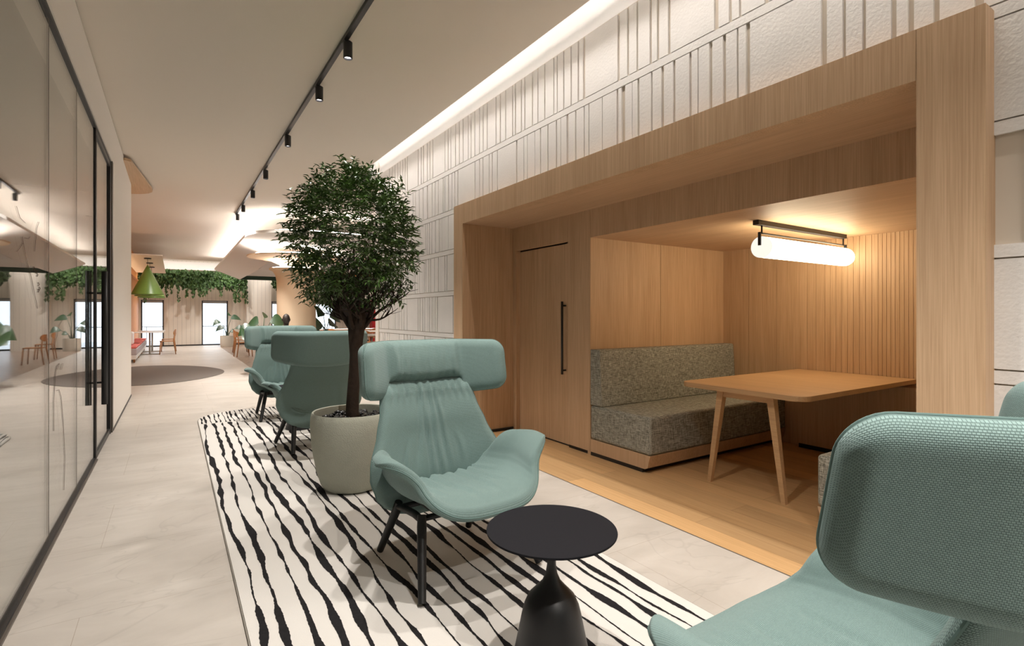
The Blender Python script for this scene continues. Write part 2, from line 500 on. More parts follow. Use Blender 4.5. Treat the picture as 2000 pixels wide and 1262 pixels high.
# ---- right relief wall
XW = 2.815; XF = 2.80
wl = MB()
wl.cur = 1
wl.box(XW, 3.0, -3.0, 0.75, 0, 3.62)
wl.box(XW, 3.0, 0.75, 5.35, 2.57, 3.62)
wl.box(XW, 3.0, 5.35, 8.30, 0, 3.62)
wl.box(2.80, 3.0, 8.27, 8.31, 0, 3.62)
wl.cur = 0
bands = [0.080, 0.575, 1.072, 1.582, 2.080, 2.555, 3.050]
def spans(z0):
    return [(-3.0, 0.714), (5.38, 8.26)] if z0 < 2.55 else [(-3.0, 8.26)]
for zb in bands:
    for (a, b_) in spans(zb):
        wl.box(XF, XW + .002, a, b_, zb, zb + 0.052)
def px2y(px, x=2.80):
    dx = (px - 1000) / FPX; s_, c_ = math.sin(YAW), math.cos(YAW)
    return x * (c_ - s_ * dx) / (s_ + c_ * dx)
g5 = lambda L_: [(720 + a / 2.744, 720 + b / 2.744) for a, b in L_]
g6 = lambda L_: [(1200 + a / 2.632, 1200 + b / 2.632) for a, b in L_]
row_top = g6([(15, 27), (65, 75), (113, 122), (180, 192), (218, 230), (275, 288), (512, 535), (588, 603), (640, 652), (770, 792), (1000, 1030), (1160, 1180), (1400, 1450), (1560, 1620)]) + g5([(1148, 1160), (1120, 1128), (1082, 1089), (1042, 1049), (1008, 1013), (990, 995), (941, 947), (904, 910), (875, 881), (834, 840), (816, 822), (783, 790), (769, 775), (732, 737), (703, 709), (680, 685), (633, 638), (612, 616), (592, 596), (567, 571), (547, 551), (532, 536), (504, 508), (484, 488), (464, 468), (439, 442), (424, 428), (408, 411), (342, 346), (327, 331), (312, 316), (292, 296), (280, 284), (264, 268), (206, 210), (194, 197), (182, 185), (168, 171), (155, 158), (140, 143), (125, 128)])
row_2 = g6([(10, 20), (36, 55), (90, 93), (118, 128), (188, 196), (240, 254), (301, 313), (384, 396), (427, 433), (487, 503), (557, 573), (628, 638), (676, 697), (1062, 1092), (1172, 1190), (1273, 1293), (1421, 1450), (1508, 1540), (1640, 1672), (1850, 1900)]) + g5([(1250, 1254), (1178, 1183), (1152, 1158), (1106, 1113), (1060, 1070), (1028, 1031), (1003, 1010), (958, 964), (918, 924), (889, 892), (849, 852), (830, 833), (790, 797), (688, 692), (660, 665), (644, 648), (610, 615), (592, 596), (568, 572), (476, 480), (460, 464), (445, 448), (426, 430), (407, 410), (398, 402), (372, 375), (355, 358), (338, 342), (312, 318), (290, 294), (270, 273), (250, 253), (236, 239)])
def tiles_from_gaps(gaps, z0, z1, ylim):
    ys = sorted([tuple(sorted((px2y(a), px2y(b)))) for a, b in gaps])
    cur = ylim[0]
    for (a, b) in ys:
        if a <= cur or b >= ylim[1]: continue
        wl.box(XF, XW + .002, cur, a, z0, z1); cur = b
    return cur
def rnd_tiles(y0, y1, z0, z1, rr):
    y = y0; run = 0
    while y < y1 - 0.02:
        if run <= 0 and rr.random() < 0.55:
            wd = rr.uniform(.28, .42); run = rr.randint(4, 9)
        else:
            wd = rr.choice([.035, .045, .06, .075, .09, .10]); run -= 1
        g = rr.choice([.004, .008, .016, .02, .022])
        e = min(y + wd, y1)
        wl.box(XF, XW + .002, y, e, z0, z1); y = e + g
for i, zb in enumerate(bands):
    z0 = zb + 0.052 + 0.007
    z1 = (bands[i + 1] - 0.007) if i + 1 < len(bands) else 3.605
    rr = random.Random(40 + i)
    if i >= 5:
        rows = row_top if i == 6 else row_2
        ymax = px2y(760 if i == 6 else 800)
        ymin = px2y(1935)
        cur = tiles_from_gaps(rows, z0, z1, (ymin - .06, ymax))
        rnd_tiles(-3.0, ymin - .08, z0, z1, rr)
        rnd_tiles(cur, 8.26, z0, z1, rr)
    else:
        for (a, b_) in spans(zb): 
            if a < 0:
                # beside the post: mostly one wide tile then a recess, as the photo shows
                e = 0.714
                if i == 3: wl.box(XF, XW + .002, .30, .625, z0, z1); rnd_tiles(-3.0, .27, z0, z1, rr)
                elif i == 1: wl.box(XF, XW + .002, .652, e, z0, z1); wl.box(XF, XW + .002, .3, .633, z0, z1); rnd_tiles(-3.0, .27, z0, z1, rr)
                else: wl.box(XF, XW + .002, .27, e, z0, z1); rnd_tiles(-3.0, .25, z0, z1, rr)
            else: rnd_tiles(a, b_, z0, z1, rr)
rnd_tiles(5.38, 8.26, 0.0, bands[0] - .007, random.Random(3)); rnd_tiles(-3.0, .714, 0.0, bands[0] - .007, random.Random(4))
struct(wl.build('wall_right', [M['tile'], M['tilegap']]))

# ---- left side: glass partition and white wall
wl = MB()
wl.box(-0.75, -0.585, -3.0, 7.62, 3.11, 3.585)
wl.box(-0.75, -0.585, 7.62, 10.75, 0.0, 3.585)
wl.box(-0.75, -0.62, -3.0, 10.75, 3.585, 3.60)
wl.box(-5.0, -0.75, 10.60, 10.75, 0, 3.6)
struct(wl.build('wall_left', M['white']))
struct(B(-0.595, -0.580, 7.62, 10.755, 0, 0.03).build('baseboard_left', M['black']))
struct(B(-5.05, -5.0, -3.0, 10.7, 0, 3.6).build('wall_meeting_room', M['linen']))
struct(B(-5.0, -0.75, -3.0, 10.6, 3.3, 3.35).build('ceiling_meeting_room', M['linen']))
struct(B(-5.05, 3.0, -3.1, -3.0, 0, 4.1).build('wall_back', M['white']))
fr = empty('glass_partition', (-0.615, 5.0, 0))
tag(fr, 'full height glass partition with thin black frame along the left side of the corridor', 'glass partition')
def part(mb, name, mat, parent, **k):
    o = mb.build(name, mat, parent, **k); o.location = Vector(o.location) - parent.location if parent is not None else o.location
    return o
m = MB(); m.box(-0.635, -0.595, -3.0, 7.60, 3.085, 3.115); m.box(-0.635, -0.597, -3.0, 6.17, 0.0, 0.025)
part(m, 'frame_rail', M['black'], fr)
m = MB(); m.box(-0.64, -0.588, -3.0, 7.64, 3.115, 3.15); m.box(-0.635, -0.585, -3.0, 6.17, 0.0, 0.012)
part(m, 'frame_cover', M['bronze'], fr)
part(B(-0.63, -0.600, 6.165, 6.195, 0.0, 3.09), 'mullion', M['black'], fr)
ys = [-3.0, -1.5, 0.4, 2.2, 4.038, 5.091, 6.165]
for i in range(len(ys) - 1):
    part(B(-0.62, -0.610, ys[i] + .002, ys[i + 1] - .002, 0.025, 3.085), 'glass_pane', M['glass'], fr)
for y_ in ys[1:-1]:
    part(B(-0.621, -0.609, y_ - .003, y_ + .003, 0.025, 3.085), 'glass_joint', M['bronze'], fr)
# line drawing on the glass
art = MB()
def stroke(px_pts, r=0.0025):
    s_, c_ = math.sin(YAW), math.cos(YAW)
    pts = []
    for (px, py) in px_pts:
        dx = (px - 1000) / FPX; dz = (615 - py) / FPX
        rx = s_ + c_ * dx; ry = c_ - s_ * dx; t = -0.6075 / rx
        pts.append((-0.6075, ry * t, 1.35 + dz * t))
    art.tube(pts, r * .38, 5)
S5 = lambda L_: [(x / 2.425, 380 + y / 2.425) for x, y in L_]
stroke(S5([(255, 1120), (255, 980), (262, 860), (268, 815), (282, 800), (272, 830)]), .003)
stroke(S5([(268, 930), (280, 925), (290, 960), (300, 1080), (308, 1250), (303, 1400)]), .003)
stroke(S5([(285, 830), (290, 805), (300, 800), (292, 830)]), .002)
stroke(S5([(78, 55), (95, 110), (120, 135)]), .0022)
stroke(S5([(105, 200), (120, 280), (150, 400), (178, 540)]), .0022)
stroke(S5([(185, 130), (175, 160), (168, 230), (165, 270)]), .002)
stroke(S5([(110, 230), (85, 265), (78, 270)]), .002)
stroke(S5([(118, 205), (135, 210), (142, 200)]), .0022)
for (a, b_) in ((182, 425), (186, 445), (181, 455), (160, 350), (170, 365), (176, 380)):
    stroke(S5([(a, b_ - 8), (a + 4, b_), (a, b_ + 8)]), .0045)
stroke(S5([(296, 595), (280, 620), (270, 670), (255, 730)]), .002)
stroke(S5([(410, 100), (438, 104)]), .003)
part(art, 'line_drawing', M['ink'], fr)

dr = empty('door_1', (-0.615, 6.9, 0)); struct(dr, 'glass door with a black bar handle in the left partition')
m = MB(); m.box(-0.635, -0.595, 7.44, 7.52, 0, 3.09); m.box(-.63, -.6, 6.21, 6.24, 0, 3.085); m.box(-.63, -.6, 6.2, 7.45, 3.03, 3.085); m.box(-.63, -.6, 6.2, 7.45, 0.005, 0.06)
part(m, 'door_stile', M['black'], dr)
part(B(-0.645, -0.583, 7.52, 7.625, 0, 3.115), 'door_post', M['bronze'], dr)
part(B(-0.62, -0.610, 6.245, 7.44, 0.06, 3.03), 'door_glass', M['glass'], dr)
m = MB()
m.tube([(-0.55, 6.31, 0.495), (-0.55, 6.31, 1.765)], 0.024, 14)
for z in (0.705, 1.556): m.tube([(-0.55, 6.31, z), (-0.615, 6.31, z)], 0.010, 10)
for z in (0.705, 1.556): m.tube([(-0.615, 6.31, z), (-0.68, 6.31, z)], 0.010, 10)
m.tube([(-0.68, 6.31, 0.495), (-0.68, 6.31, 1.765)], 0.017, 14)
part(m, 'door_handle', M['black'], dr, smooth=True)

# canopy of wood under the ceiling past the white wall
poly = [(-2.6, 9.1), (-0.56, 9.1), (-0.50, 9.16), (-0.30, 11.05), (-0.31, 11.22), (-0.37, 11.38), (-0.48, 11.5), (-0.64, 11.58), (-2.6, 11.75)]
poly = [(x, y) for x, y in poly]
o = MB().prism(poly, 3.52, 3.555).build('ceiling_panel', M['oakh']); tag(o, 'thin wooden canopy panel under the ceiling at the end of the white wall', 'ceiling panel')

# ---- far room shell
fw = MB()
def wall_with_windows(x0, x1, y0, y1, ztop, wins, zw):
    cur = x0
    for (a, b_) in wins:
        fw.box(cur, a, y0, y1, 0, ztop); fw.box(a, b_, y0, y1, zw, ztop); cur = b_
    fw.box(cur, x1, y0, y1, 0, ztop)
wins = [(-1.13, -0.33), (1.06, 2.08), (3.88, 4.90), (5.80, 6.86)]
wall_with_windows(-1.3, 13.0, 26.8, 26.95, 3.7, wins, 1.98)
fw.box(2.78, 3.77, 26.0, 26.8, 0, 3.5)
struct(fw.build('wall_far', M['farwall']))
struct(B(-1.2, 13, 26.77, 26.8, 0, .05).build('baseboard_far', M['black']))
struct(B(12.95, 13.0, 8.9, 27, 0, 3.7).build('wall_far_right', M['white']))
struct(B(2.80, 13.0, 8.31, 8.45, 0, 4.1).build('wall_return', M['white']))
struct(B(-1.25, -1.2, 10.75, 26.8, 0, 3.6).build('wall_far_left', M['orange']))
for i, (a, b_) in enumerate(wins):
    w_ = empty('window_%d' % (i + 1), ((a + b_) / 2, 26.85, 0)); struct(w_)
    m = MB()
    m.box(a, a + .05, 26.8, 26.9, 0, 1.98); m.box(b_ - .05, b_, 26.8, 26.9, 0, 1.98); m.box(a, b_, 26.8, 26.9, 0, .05)
    m.box(a, b_, 26.8, 26.9, 1.95, 1.98)
    part(m, 'window_frame', M['frame'], w_)
    part(B(a + .05, b_ - .05, 26.78, 26.9, 1.86, 1.955), 'blind_cassette', M['blind'], w_)
    part(B(a + .05, b_ - .05, 26.84, 26.85, .05, 1.86), 'window_pane', M['winglass'], w_)
m = MB(); m.box(-3, 14, 27.0, 34, -0.15, -0.05)
struct(m.build('terrace_ground', M['outside']))
m = MB(); m.tube([(-3, 28.2, .82), (14, 28.2, .82)], .02, 8)
for k in range(18): m.box(-3 + k, -2.97 + k, 28.18, 28.21, -.05, .82)
o = m.build('terrace_railing', M['blind']); tag(o, 'thin grey railing on the terrace outside the far windows', 'railing')
o = B(1.0, 13.0, 26.4, 26.8, 3.5, 3.56).build('trim_3', M['cove']); struct(o)
m = MB(); m.box(-1.15, 12.8, 25.35, 25.45, 3.64, 3.66)
o = m.build('cove_led_strip', M['led_far']); tag(o, 'white light strip above the far end of the ceiling over the trailing plants', 'light strip')

# alcove soffit with pendants (left far)
m = MB(); m.box(-1.2, -0.25, 17.6, 25.0, 3.001, 3.03)
struct(m.build('ceiling_soffit', M['ceil']))
struct(B(-1.2, 2.7, 26.3, 26.8, 3.28, 3.62).build('trim_5', M['cove']))
struct(B(-1.2, -1.14, 17.3, 26.7, 2.68, 2.72).build('trim_4', M['orange']))
o = B(-1.19, -1.16, 17.3, 25.7, 2.725, 2.735).build('ledge_led_strip', emit('warm_led', (1, .7, .4), 10)); tag(o, 'warm light strip on the ledge of the orange wall', 'light strip')

# ---- dropped ceiling island and column
isl = MB()
X0, Y0, X1, Y1 = 1.37, 11.9, 9.0, 23.6
def arc_outline(x0, y0, x1, y1, r, z):
    pts = []
    n = 10
    for k in range(n + 1):
        a = PI + (PI / 2) * k / n
        pts.append((x0 + r + r * math.cos(a), y0 + r + r * math.sin(a), z))
    return pts
rO, rI = 1.25, 0.9
outer = [(X0, Y1, 3.12)] + [(X0, Y1 - (Y1 - Y0 - rO) * k / 6, 3.12) for k in range(1, 6)] + arc_outline(X0, Y0, X1, Y1, rO, 3.12) + [(X1, Y0, 3.12)]
zi = lambda y: 2.95 if y < 14 else max(2.80, 2.95 - (y - 14) * 0.032)
IX, IY = 2.30, 12.9
innr = [(IX, Y1 + .5)] + [(IX, Y1 + .5 - (Y1 + .5 - IY - rI) * k / 6) for k in range(1, 6)] + [(p[0], p[1]) for p in arc_outline(IX, IY, X1, Y1, rI, 0)] + [(X1, IY)]
inner = [(x, y, zi(y)) for x, y in innr]
up = [(x, y, z + 0.06) for x, y, z in outer]
n = len(outer)
isl.add(outer + inner + up, [(i, i + 1, n + i + 1, n + i) for i in range(n - 1)] + [(2 * n + i, 2 * n + i + 1, i + 1, i) for i in range(n - 1)])
# top cover and the flat underside around the column
isl.add(up + [(X1, Y1, 3.18)], [tuple(range(n + 1))])
flat = [(x, y, z) for (x, y, z) in inner if y < 18.6]
isl.add([(IX, 18.6, zi(18.6))] + flat + [(X1, 18.6, zi(18.6))], [tuple(range(len(flat) + 2))])
isl.add([(X0, Y1, 3.12), (IX, Y1 + .5, 2.80), (X1, Y1 + .5, 2.80), (X1, Y1, 3.18), (X0, Y1, 3.18)], [(0, 1, 2, 3, 4)])
struct(isl.build('ceiling_island', M['cove']))
m = MB()
m.box(IX, X1, 23.9, 24.0, 2.795, 3.5); m.box(IX, X1, 18.6, 18.65, 2.82, 3.17); m.box(IX, X1, 18.6, 24, 3.19, 3.22)
m.box(X1 - .05, X1, 18.6, 24, 2.8, 3.2)
struct(m.build('ceiling_recess', M['dgreen']))
m = MB()
for k in range(5): m.box(4.2 + k * .02, 7, 19.5 + k * .7, 19.6 + k * .7, 2.98, 3.10)
o = m.build('timber_baffle', M['orange']); tag(o, 'orange timber baffles inside the dark green ceiling recess behind the column', 'ceiling baffle')
m = MB()
zt = 3.19
pp = [(x + .12 if x < 3 else x, y + .12 if y < 20 else y - .3) for x, y, z in outer]
vs = [(x, y, zt) for x, y in pp] + [(x + .05, y + .05, zt) for x, y in pp] + [(x, y, zt + .02) for x, y in pp] + [(x + .05, y + .05, zt + .02) for x, y in pp]
fs = []
for i in range(n - 1):
    fs += [(2 * n + i, 3 * n + i, 3 * n + i + 1, 2 * n + i + 1), (i, i + 1, n + i + 1, n + i), (i, 2 * n + i, 2 * n + i + 1, i + 1), (n + i, n + i + 1, 3 * n + i + 1, 3 * n + i)]
m.add(vs, fs)
o = m.build('cove_led_strip', M['led_far']); tag(o, 'white light strip on top of the dropped ceiling island', 'light strip')
# column
CX, CY = 2.62, 14.05
cl = empty('column', (CX, CY, 0)); struct(cl, 'round tan plaster column with flared tiers')
prof = [(0.46, 0), (0.46, 2.05), (0.465, 2.2), (0.49, 2.33), (0.55, 2.43), (0.63, 2.47), (0.63, 2.50), (0.4, 2.50)]
part(MB().lathe(prof, (0, 0, 0), 48), 'shaft', M['column'], cl, smooth=False).location = (0, 0, 0)
for p_ in cl.children: autosmooth(p_, 35)
prof = [(0.35, 2.50), (0.40, 2.60), (0.62, 2.70), (0.95, 2.745), (1.12, 2.77), (1.13, 2.80), (0.3, 2.81)]
o = MB().lathe(prof, (0, 0, 0), 64).build('dish', M['column'], cl); autosmooth(o, 35)
m = MB(); m.lathe([(0.50, 2.505), (0.56, 2.505), (0.56, 2.52), (0.50, 2.52)], (0, 0, 0), 48, closed=True)
m.lathe([(0.95, 2.812), (1.02, 2.812), (1.02, 2.825), (0.95, 2.825)], (0, 0, 0), 48, closed=True)
m.build('light_ring', M['led_far'], cl)

# ================================================================== TRACK SPOTLIGHTS
XT = 1.17
o = B(XT - .018, XT + .018, -2.6, 13.05, 3.566, 3.599).build('light_track', M['black']); tag(o, 'long black lighting track running down the ceiling', 'light track')
# y of heads, and where each beam points
heads = [(-0.75, 0.0), (0.55, 0.1), (1.9, -0.2), (3.15, -0.2), (4.28, -0.1), (5.27, 0.1), (6.92, 0.0), (8.76, 0.0), (10.3, 0.5), (11.8, 1.6), (12.9, 1.4)]
sh = empty('track_spotlight', (XT, heads[4][0], 3.566))
m = MB(); m.lathe([(0.036, -0.005), (0.036, -0.135), (0.034, -0.137), (0.030, -0.137), (0.028, -0.12)], (0.02, 0, 0), 24)
b_ = m.build('lamp_body', M['black'], sh); autosmooth(b_)
MB().lathe([(0.0, -0.122), (0.0285, -0.122), (0.0285, -0.118), (0, -0.118)], (0.02, 0, 0), 20).build('lens', M['lens'], sh)
B(-0.014, 0.03, -0.03, 0.03, -0.012, 0.0).build('track_adapter', M['black'], sh)
lab = {4: 'black cylinder spotlight nearest the camera on the ceiling track', 5: 'black cylinder spotlight second nearest on the ceiling track',
       6: 'black cylinder spotlight third nearest on the ceiling track', 7: 'black cylinder spotlight fourth nearest on the ceiling track',
       8: 'small black spotlight fifth along the ceiling track', 9: 'small black spotlight last but one along the ceiling track', 10: 'small black spotlight at the far end of the ceiling track'}
for i, (y, tx) in enumerate(heads):
    o = sh if i == 4 else copy_tree(sh)
    o.location = (XT, y, 3.566)
    tag(o, lab.get(i, ['black spotlight at the near end of the track, behind the viewer', 'black spotlight on the track above the large foreground armchair', 'black spotlight on the track above the near black side table', 'black spotlight on the track above the front armchair, just out of view'][min(i, 3)]), 'spotlight', 'spotlights on the ceiling track')
    pw = [430, 150, 235, 165, 150, 155, 140, 130, 160, 220, 220][i] * K_SPOT
    spot('spotlight_beam', (XT + .02, y, 3.40), (XT + .02 + tx, y + 0.02, 0), pw, 1.5 if i in (3, 4, 5) else 1.95, 0.9, parent=o)

ld = bpy.data.lights.new('cove_grazer', 'AREA'); ld.shape = 'RECTANGLE'; ld.size = 0.03; ld.size_y = 11.4
ld.energy = 40 * K_COVE / 3.6; ld.color = (1.0, .94, .885); ld.spread = math.radians(75)
cg = bpy.data.objects.new('cove_grazer', ld); COL.objects.link(cg); cg.location = (2.522, 3.0, 3.735)
cg.rotation_euler = (0, -math.atan2(0.28, 1.35), 0)

# ================================================================== TIMBER SURROUND AND BOOTH
XI, XB = 3.37, 5.44
bs = empty('booth_surround', (2.70, 3.0, 0))
tag(bs, 'light oak portal and booth lining built into the relief wall', 'wooden booth surround')
def bp(name, mat, *boxes, bevel=0.0):
    m_ = MB()
    for b in boxes: m_.box(*b)
    return part(m_, name, mat, bs, bevel=bevel)
bp('post', M['oakv'], (2.70, XI, 0.714, 0.944, 0.0, 2.587))
bp('post', M['oakv'], (2.70, XI + .04, 5.172, 5.385, 0.0, 2.587))
bp('lintel', M['oakv'], (2.70, 2.80, 0.946, 2.5995, 2.3655, 2.587), (2.70, 2.80, 2.601, 5.170, 2.3655, 2.587))
bp('soffit', M['oakh'], (2.702, XI + .06, 0.946, 3.798, 2.366, 2.42), (2.702, XI + .06, 3.80, 5.170, 2.366, 2.42))
bp('top_cover', M['oakh'], (2.80, XB + .05, .72, 5.38, 2.55, 2.58))
bp('door_head_panel', M['oakv'], (XI, XI + .05, 4.150, 5.170, 2.10, 2.367))
bp('door_side_trim', M['oakv'], (XI - .0, XI + .06, 5.10, 5.171, 0.0, 2.10))
bp('pilaster', M['oakv'], (XI, XI + .08, 3.8095, 4.148, 0.035, 2.366))
bp('booth_head_panel', M['oakv'], (XI, XI + .05, 0.946, 3.8065, 2.095, 2.366))
bp('booth_ceiling', M['oakh'], (XI + .05, XB, 0.90, 3.86, 2.095, 2.13))
bp('side_panel', M['oakv'], (XI + .004, 4.358, 3.807, 3.85, 0.0, 2.095), (4.362, XB, 3.807, 3.85, 0.0, 2.095))
bp('side_panel', M['oakv'], (XI, XB, 0.90, 0.944, 0.0, 2.366))
bp('side_panel', M['oakv'], (XI + .06, XI + .10, 4.15, 5.38, 0.0, 2.5))
bk = MB(); bk.box(XB + .006, XB + .05, 0.90, 3.86, 0, 2.12)
y = 3.807; 
while y > 0.95:
    if y > 3.15: wd = 0.325
    elif y > 2.7: wd = 0.085
    elif y > 2.2: wd = 0.052
    else: wd = 0.034
    y2 = max(0.944, y - wd)
    bk.box(XB, XB + .008, y2 + .0035, y, 0, 2.10); y = y2
part(bk, 'back_panel', M['oakv'], bs)
bp('socket_box', M['oakv'], (5.33, XB, 0.95, 2.90, 0.05, 0.72))
bp('toe_kick', M['black'], (XI + .015, XI + .08, 3.815, 4.148, 0.0, 0.035))
bp('toe_kick', M['black'], (2.9, XI + .035, 5.160, 5.172, 0.0, 0.03))
bp('toe_kick', M['black'], (5.36, XB, .95, 2.88, 0, .05))

dd = empty('door_2', (3.44, 4.62, 0)); struct(dd, 'plain oak door with a long black bar handle')
part(B(3.42, 3.46, 4.152, 5.098, 0.012, 2.085), 'door_leaf', M['oakv'], dd)
part(B(3.415, 3.47, 4.150, 5.10, 0.0, 0.010), 'threshold', M['black'], dd)
part(B(3.43, 3.47, 4.14, 5.11, 2.085, 2.12), 'door_stop', M['oakv'], dd)
m = MB(); m.tube([(3.372, 4.245, 0.735), (3.372, 4.245, 1.488)], 0.0125, 14)
for z in (0.775, 1.445):
    m.tube([(3.372, 4.245, z), (3.42, 4.245, z)], 0.009, 10)
part(m, 'door_handle', M['black'], dd, smooth=True)

# ---- booth benches
def bench(name, flip, label):
    # local: seat front at y=-0.752, wall at y=0; flip mirrors for the other side
    e = empty(name, (XI, 3.805 if not flip else 0.946, 0))
    tag(e, label, 'bench', 'booth benches')
    sg = -1 if not flip else 1
    L_ = XB - XI - .006
    def bx(x0, x1, d0, d1, z0, z1): return B(x0, x1, sg * d0, sg * d1, z0, z1)
    # base with angled front underside
    vs = []
    prof = [(0.0, 0.035), (0.69, 0.035), (0.72, 0.05), (0.748, 0.155), (0.0, 0.155)]
    mb = MB(); n_ = len(prof)
    vs = [(0.0, sg * d, z) for d, z in prof] + [(L_, sg * d, z) for d, z in prof]
    fs = [tuple(range(n_)), tuple(range(2 * n_ - 1, n_ - 1, -1))] + [(k, n_ + k, n_ + (k + 1) % n_, (k + 1) % n_) for k in range(n_)]
    mb.add(vs, [q[::-1] for q in fs] if flip else fs); mb.build('bench_base', M['oakv'], e)
    bx(.004, L_, .0, .66, 0.0, .035).build('toe_kick', M['black'], e)
    bx(-.004, L_, .0, .752, .157, .482).build('seat_cushion', M['melange'], e, bevel=.026, seg=4)
    # back cushion, slightly reclined, rounded top end
    mb = MB(); prof = [(0.002, .484), (.165, .484), (.135, 1.005), (.125, 1.018), (.002, 1.018)]
    n_ = len(prof)
    vs = [(-.004, sg * d, z) for d, z in prof] + [(L_, sg * d, z) for d, z in prof]
    fs = [tuple(range(n_)), tuple(range(2 * n_ - 1, n_ - 1, -1))] + [(k, n_ + k, n_ + (k + 1) % n_, (k + 1) % n_) for k in range(n_)]
    mb.add(vs, [q[::-1] for q in fs] if flip else fs); mb.build('back_cushion', M['melange'], e, bevel=.022, seg=3)
    return e
bench('booth_bench', False, 'grey woven bench with high back against the far side of the oak booth')
bench('booth_bench', True, 'grey woven bench on the near side of the booth, mostly behind the foreground chair')

# ---- booth table
tb = empty('booth_table', (3.62, 2.38, 0))
tag(tb, 'oak booth table with rounded front corners and splayed legs', 'table')
def rr_poly(x0, x1, y0, y1, r, corners):
    pts = []
    for (cx, cy, a0, on) in ((x0 + r, y0 + r, PI, corners[0]), (x1 - r, y0 + r, 1.5 * PI, corners[1]), (x1 - r, y1 - r, 0, corners[2]), (x0 + r, y1 - r, .5 * PI, corners[3])):
        if on:
            for k in range(9):
                a = a0 + PI / 2 * k / 8
                pts.append((cx + r * math.cos(a), cy + r * math.sin(a)))
        else:
            pts.append({PI: (x0, y0), 1.5 * PI: (x1, y0), 0: (x1, y1), .5 * PI: (x0, y1)}[a0])
    return pts
part(MB().prism(rr_poly(3.58, 5.33 + .10, 1.89, 2.93, .10, (1, 0, 0, 1)), .752, .790), 'tabletop', M['oakt'], tb, bevel=.003)
part(B(3.66, 3.70, 2.14, 2.60, .70, .752), 'apron', M['oakt'], tb)
def legq(p0, p1, a, b):
    mb = MB(); vs = []
    for (p, s_) in ((p0, a), (p1, b)):
        for (dx, dy) in ((-1, -1), (1, -1), (1, 1), (-1, 1)): vs.append((p[0] + dx * s_, p[1] + dy * s_, p[2]))
    mb.add(vs, [(3, 2, 1, 0), (4, 5, 6, 7), (0, 1, 5, 4), (1, 2, 6, 5), (2, 3, 7, 6), (3, 0, 4, 7)]); return mb
part(legq((3.655, 2.68, 0), (3.68, 2.585, .752), .016, .027), 'leg', M['oakt'], tb)
part(legq((3.655, 2.065, 0), (3.68, 2.175, .752), .016, .027), 'leg', M['oakt'], tb)

# ---- tube lamp
tl = empty('tube_ceiling_lamp', (4.6, 2.40, 2.095))
tag(tl, 'glowing white tube lamp hung from the booth ceiling by a black bar', 'ceiling lamp')
part(B(3.84, 5.25, 2.375, 2.425, 2.058, 2.095), 'ceiling_bar', M['black'], tl, bevel=.002)
m = MB()
R0 = 0.083
m.lathe([(0, -.0), (R0 * .75, 0.0)] + [(R0 * (.75 + .25 * math.sin(a * PI / 12)), R0 * .25 * (1 - math.cos(a * PI / 12))) for a in range(1, 7)] + [(R0, 1.30), (R0 * .97, 1.34), (R0 * .85, 1.37), (R0 * .6, 1.39), (0, 1.395)], (0, 0, 0), 32)
o = m.build('glass_tube', M['tube'], tl, smooth=True); o.rotation_euler = (0, PI / 2, 0); o.location = (3.93 - 4.6, 0, 1.888 - 2.095)
m = MB(); m.lathe([(0, -.012), (R0 * .9, -.010), (R0 * 1.02, 0.0), (R0 * 1.02, .02), (R0 * .9, .022)], (0, 0, 0), 32)
o = m.build('end_cap', M['tubecap'], tl, smooth=True); o.rotation_euler = (0, PI / 2, 0); o.location = (3.91 - 4.6, 0, 1.888 - 2.095)
m = MB(); m.tube([(3.90, 2.40, 1.998), (5.27, 2.40, 1.998)], .006, 8)
part(m, 'cross_rod', M['black'], tl, smooth=True)
for x in (3.893, 5.275):
    m = MB(); m.box(x - .006, x + .006, 2.389, 2.411, 1.90 if x < 4.5 else 1.965, 2.005)
    m.tube([(x + (.03 if x < 4.5 else -.04), 2.40, 2.0), (x + (.03 if x < 4.5 else -.04), 2.40, 2.06)], .007, 8)
    part(m, 'hanger', M['black'], tl)

# ================================================================== RUG
rg = MB()
rx0, rx1, ry0, ry1, rr_ = 0.265, 2.022, -1.2, 8.285, 0.62
poly = []
for (cx, cy, a0) in ((rx0 + rr_, ry0 + rr_, PI), (rx1 - rr_, ry0 + rr_, 1.5 * PI), (rx1 - rr_, ry1 - rr_, 0), (rx0 + rr_, ry1 - rr_, .5 * PI)):
    for k in range(13):
        a = a0 + PI / 2 * k / 12; poly.append((cx + rr_ * math.cos(a), cy + rr_ * math.sin(a)))
rg.prism(poly, 0.001, 0.011)
rg.cur = 2
big = [(cxy[0] + (.007 if cxy[0] > 1.1 else -.007), cxy[1] + (.007 if cxy[1] > 3 else -.007)) for cxy in poly]
rg.prism(big, 0.001, 0.0075)
rg.cur = 1
def ymax_at(x):
    if x < rx0 + rr_: d = rx0 + rr_ - x
    elif x > rx1 - rr_: d = x - (rx1 - rr_)
    else: d = 0
    return ry1 - rr_ + math.sqrt(max(0, rr_ ** 2 - d * d))
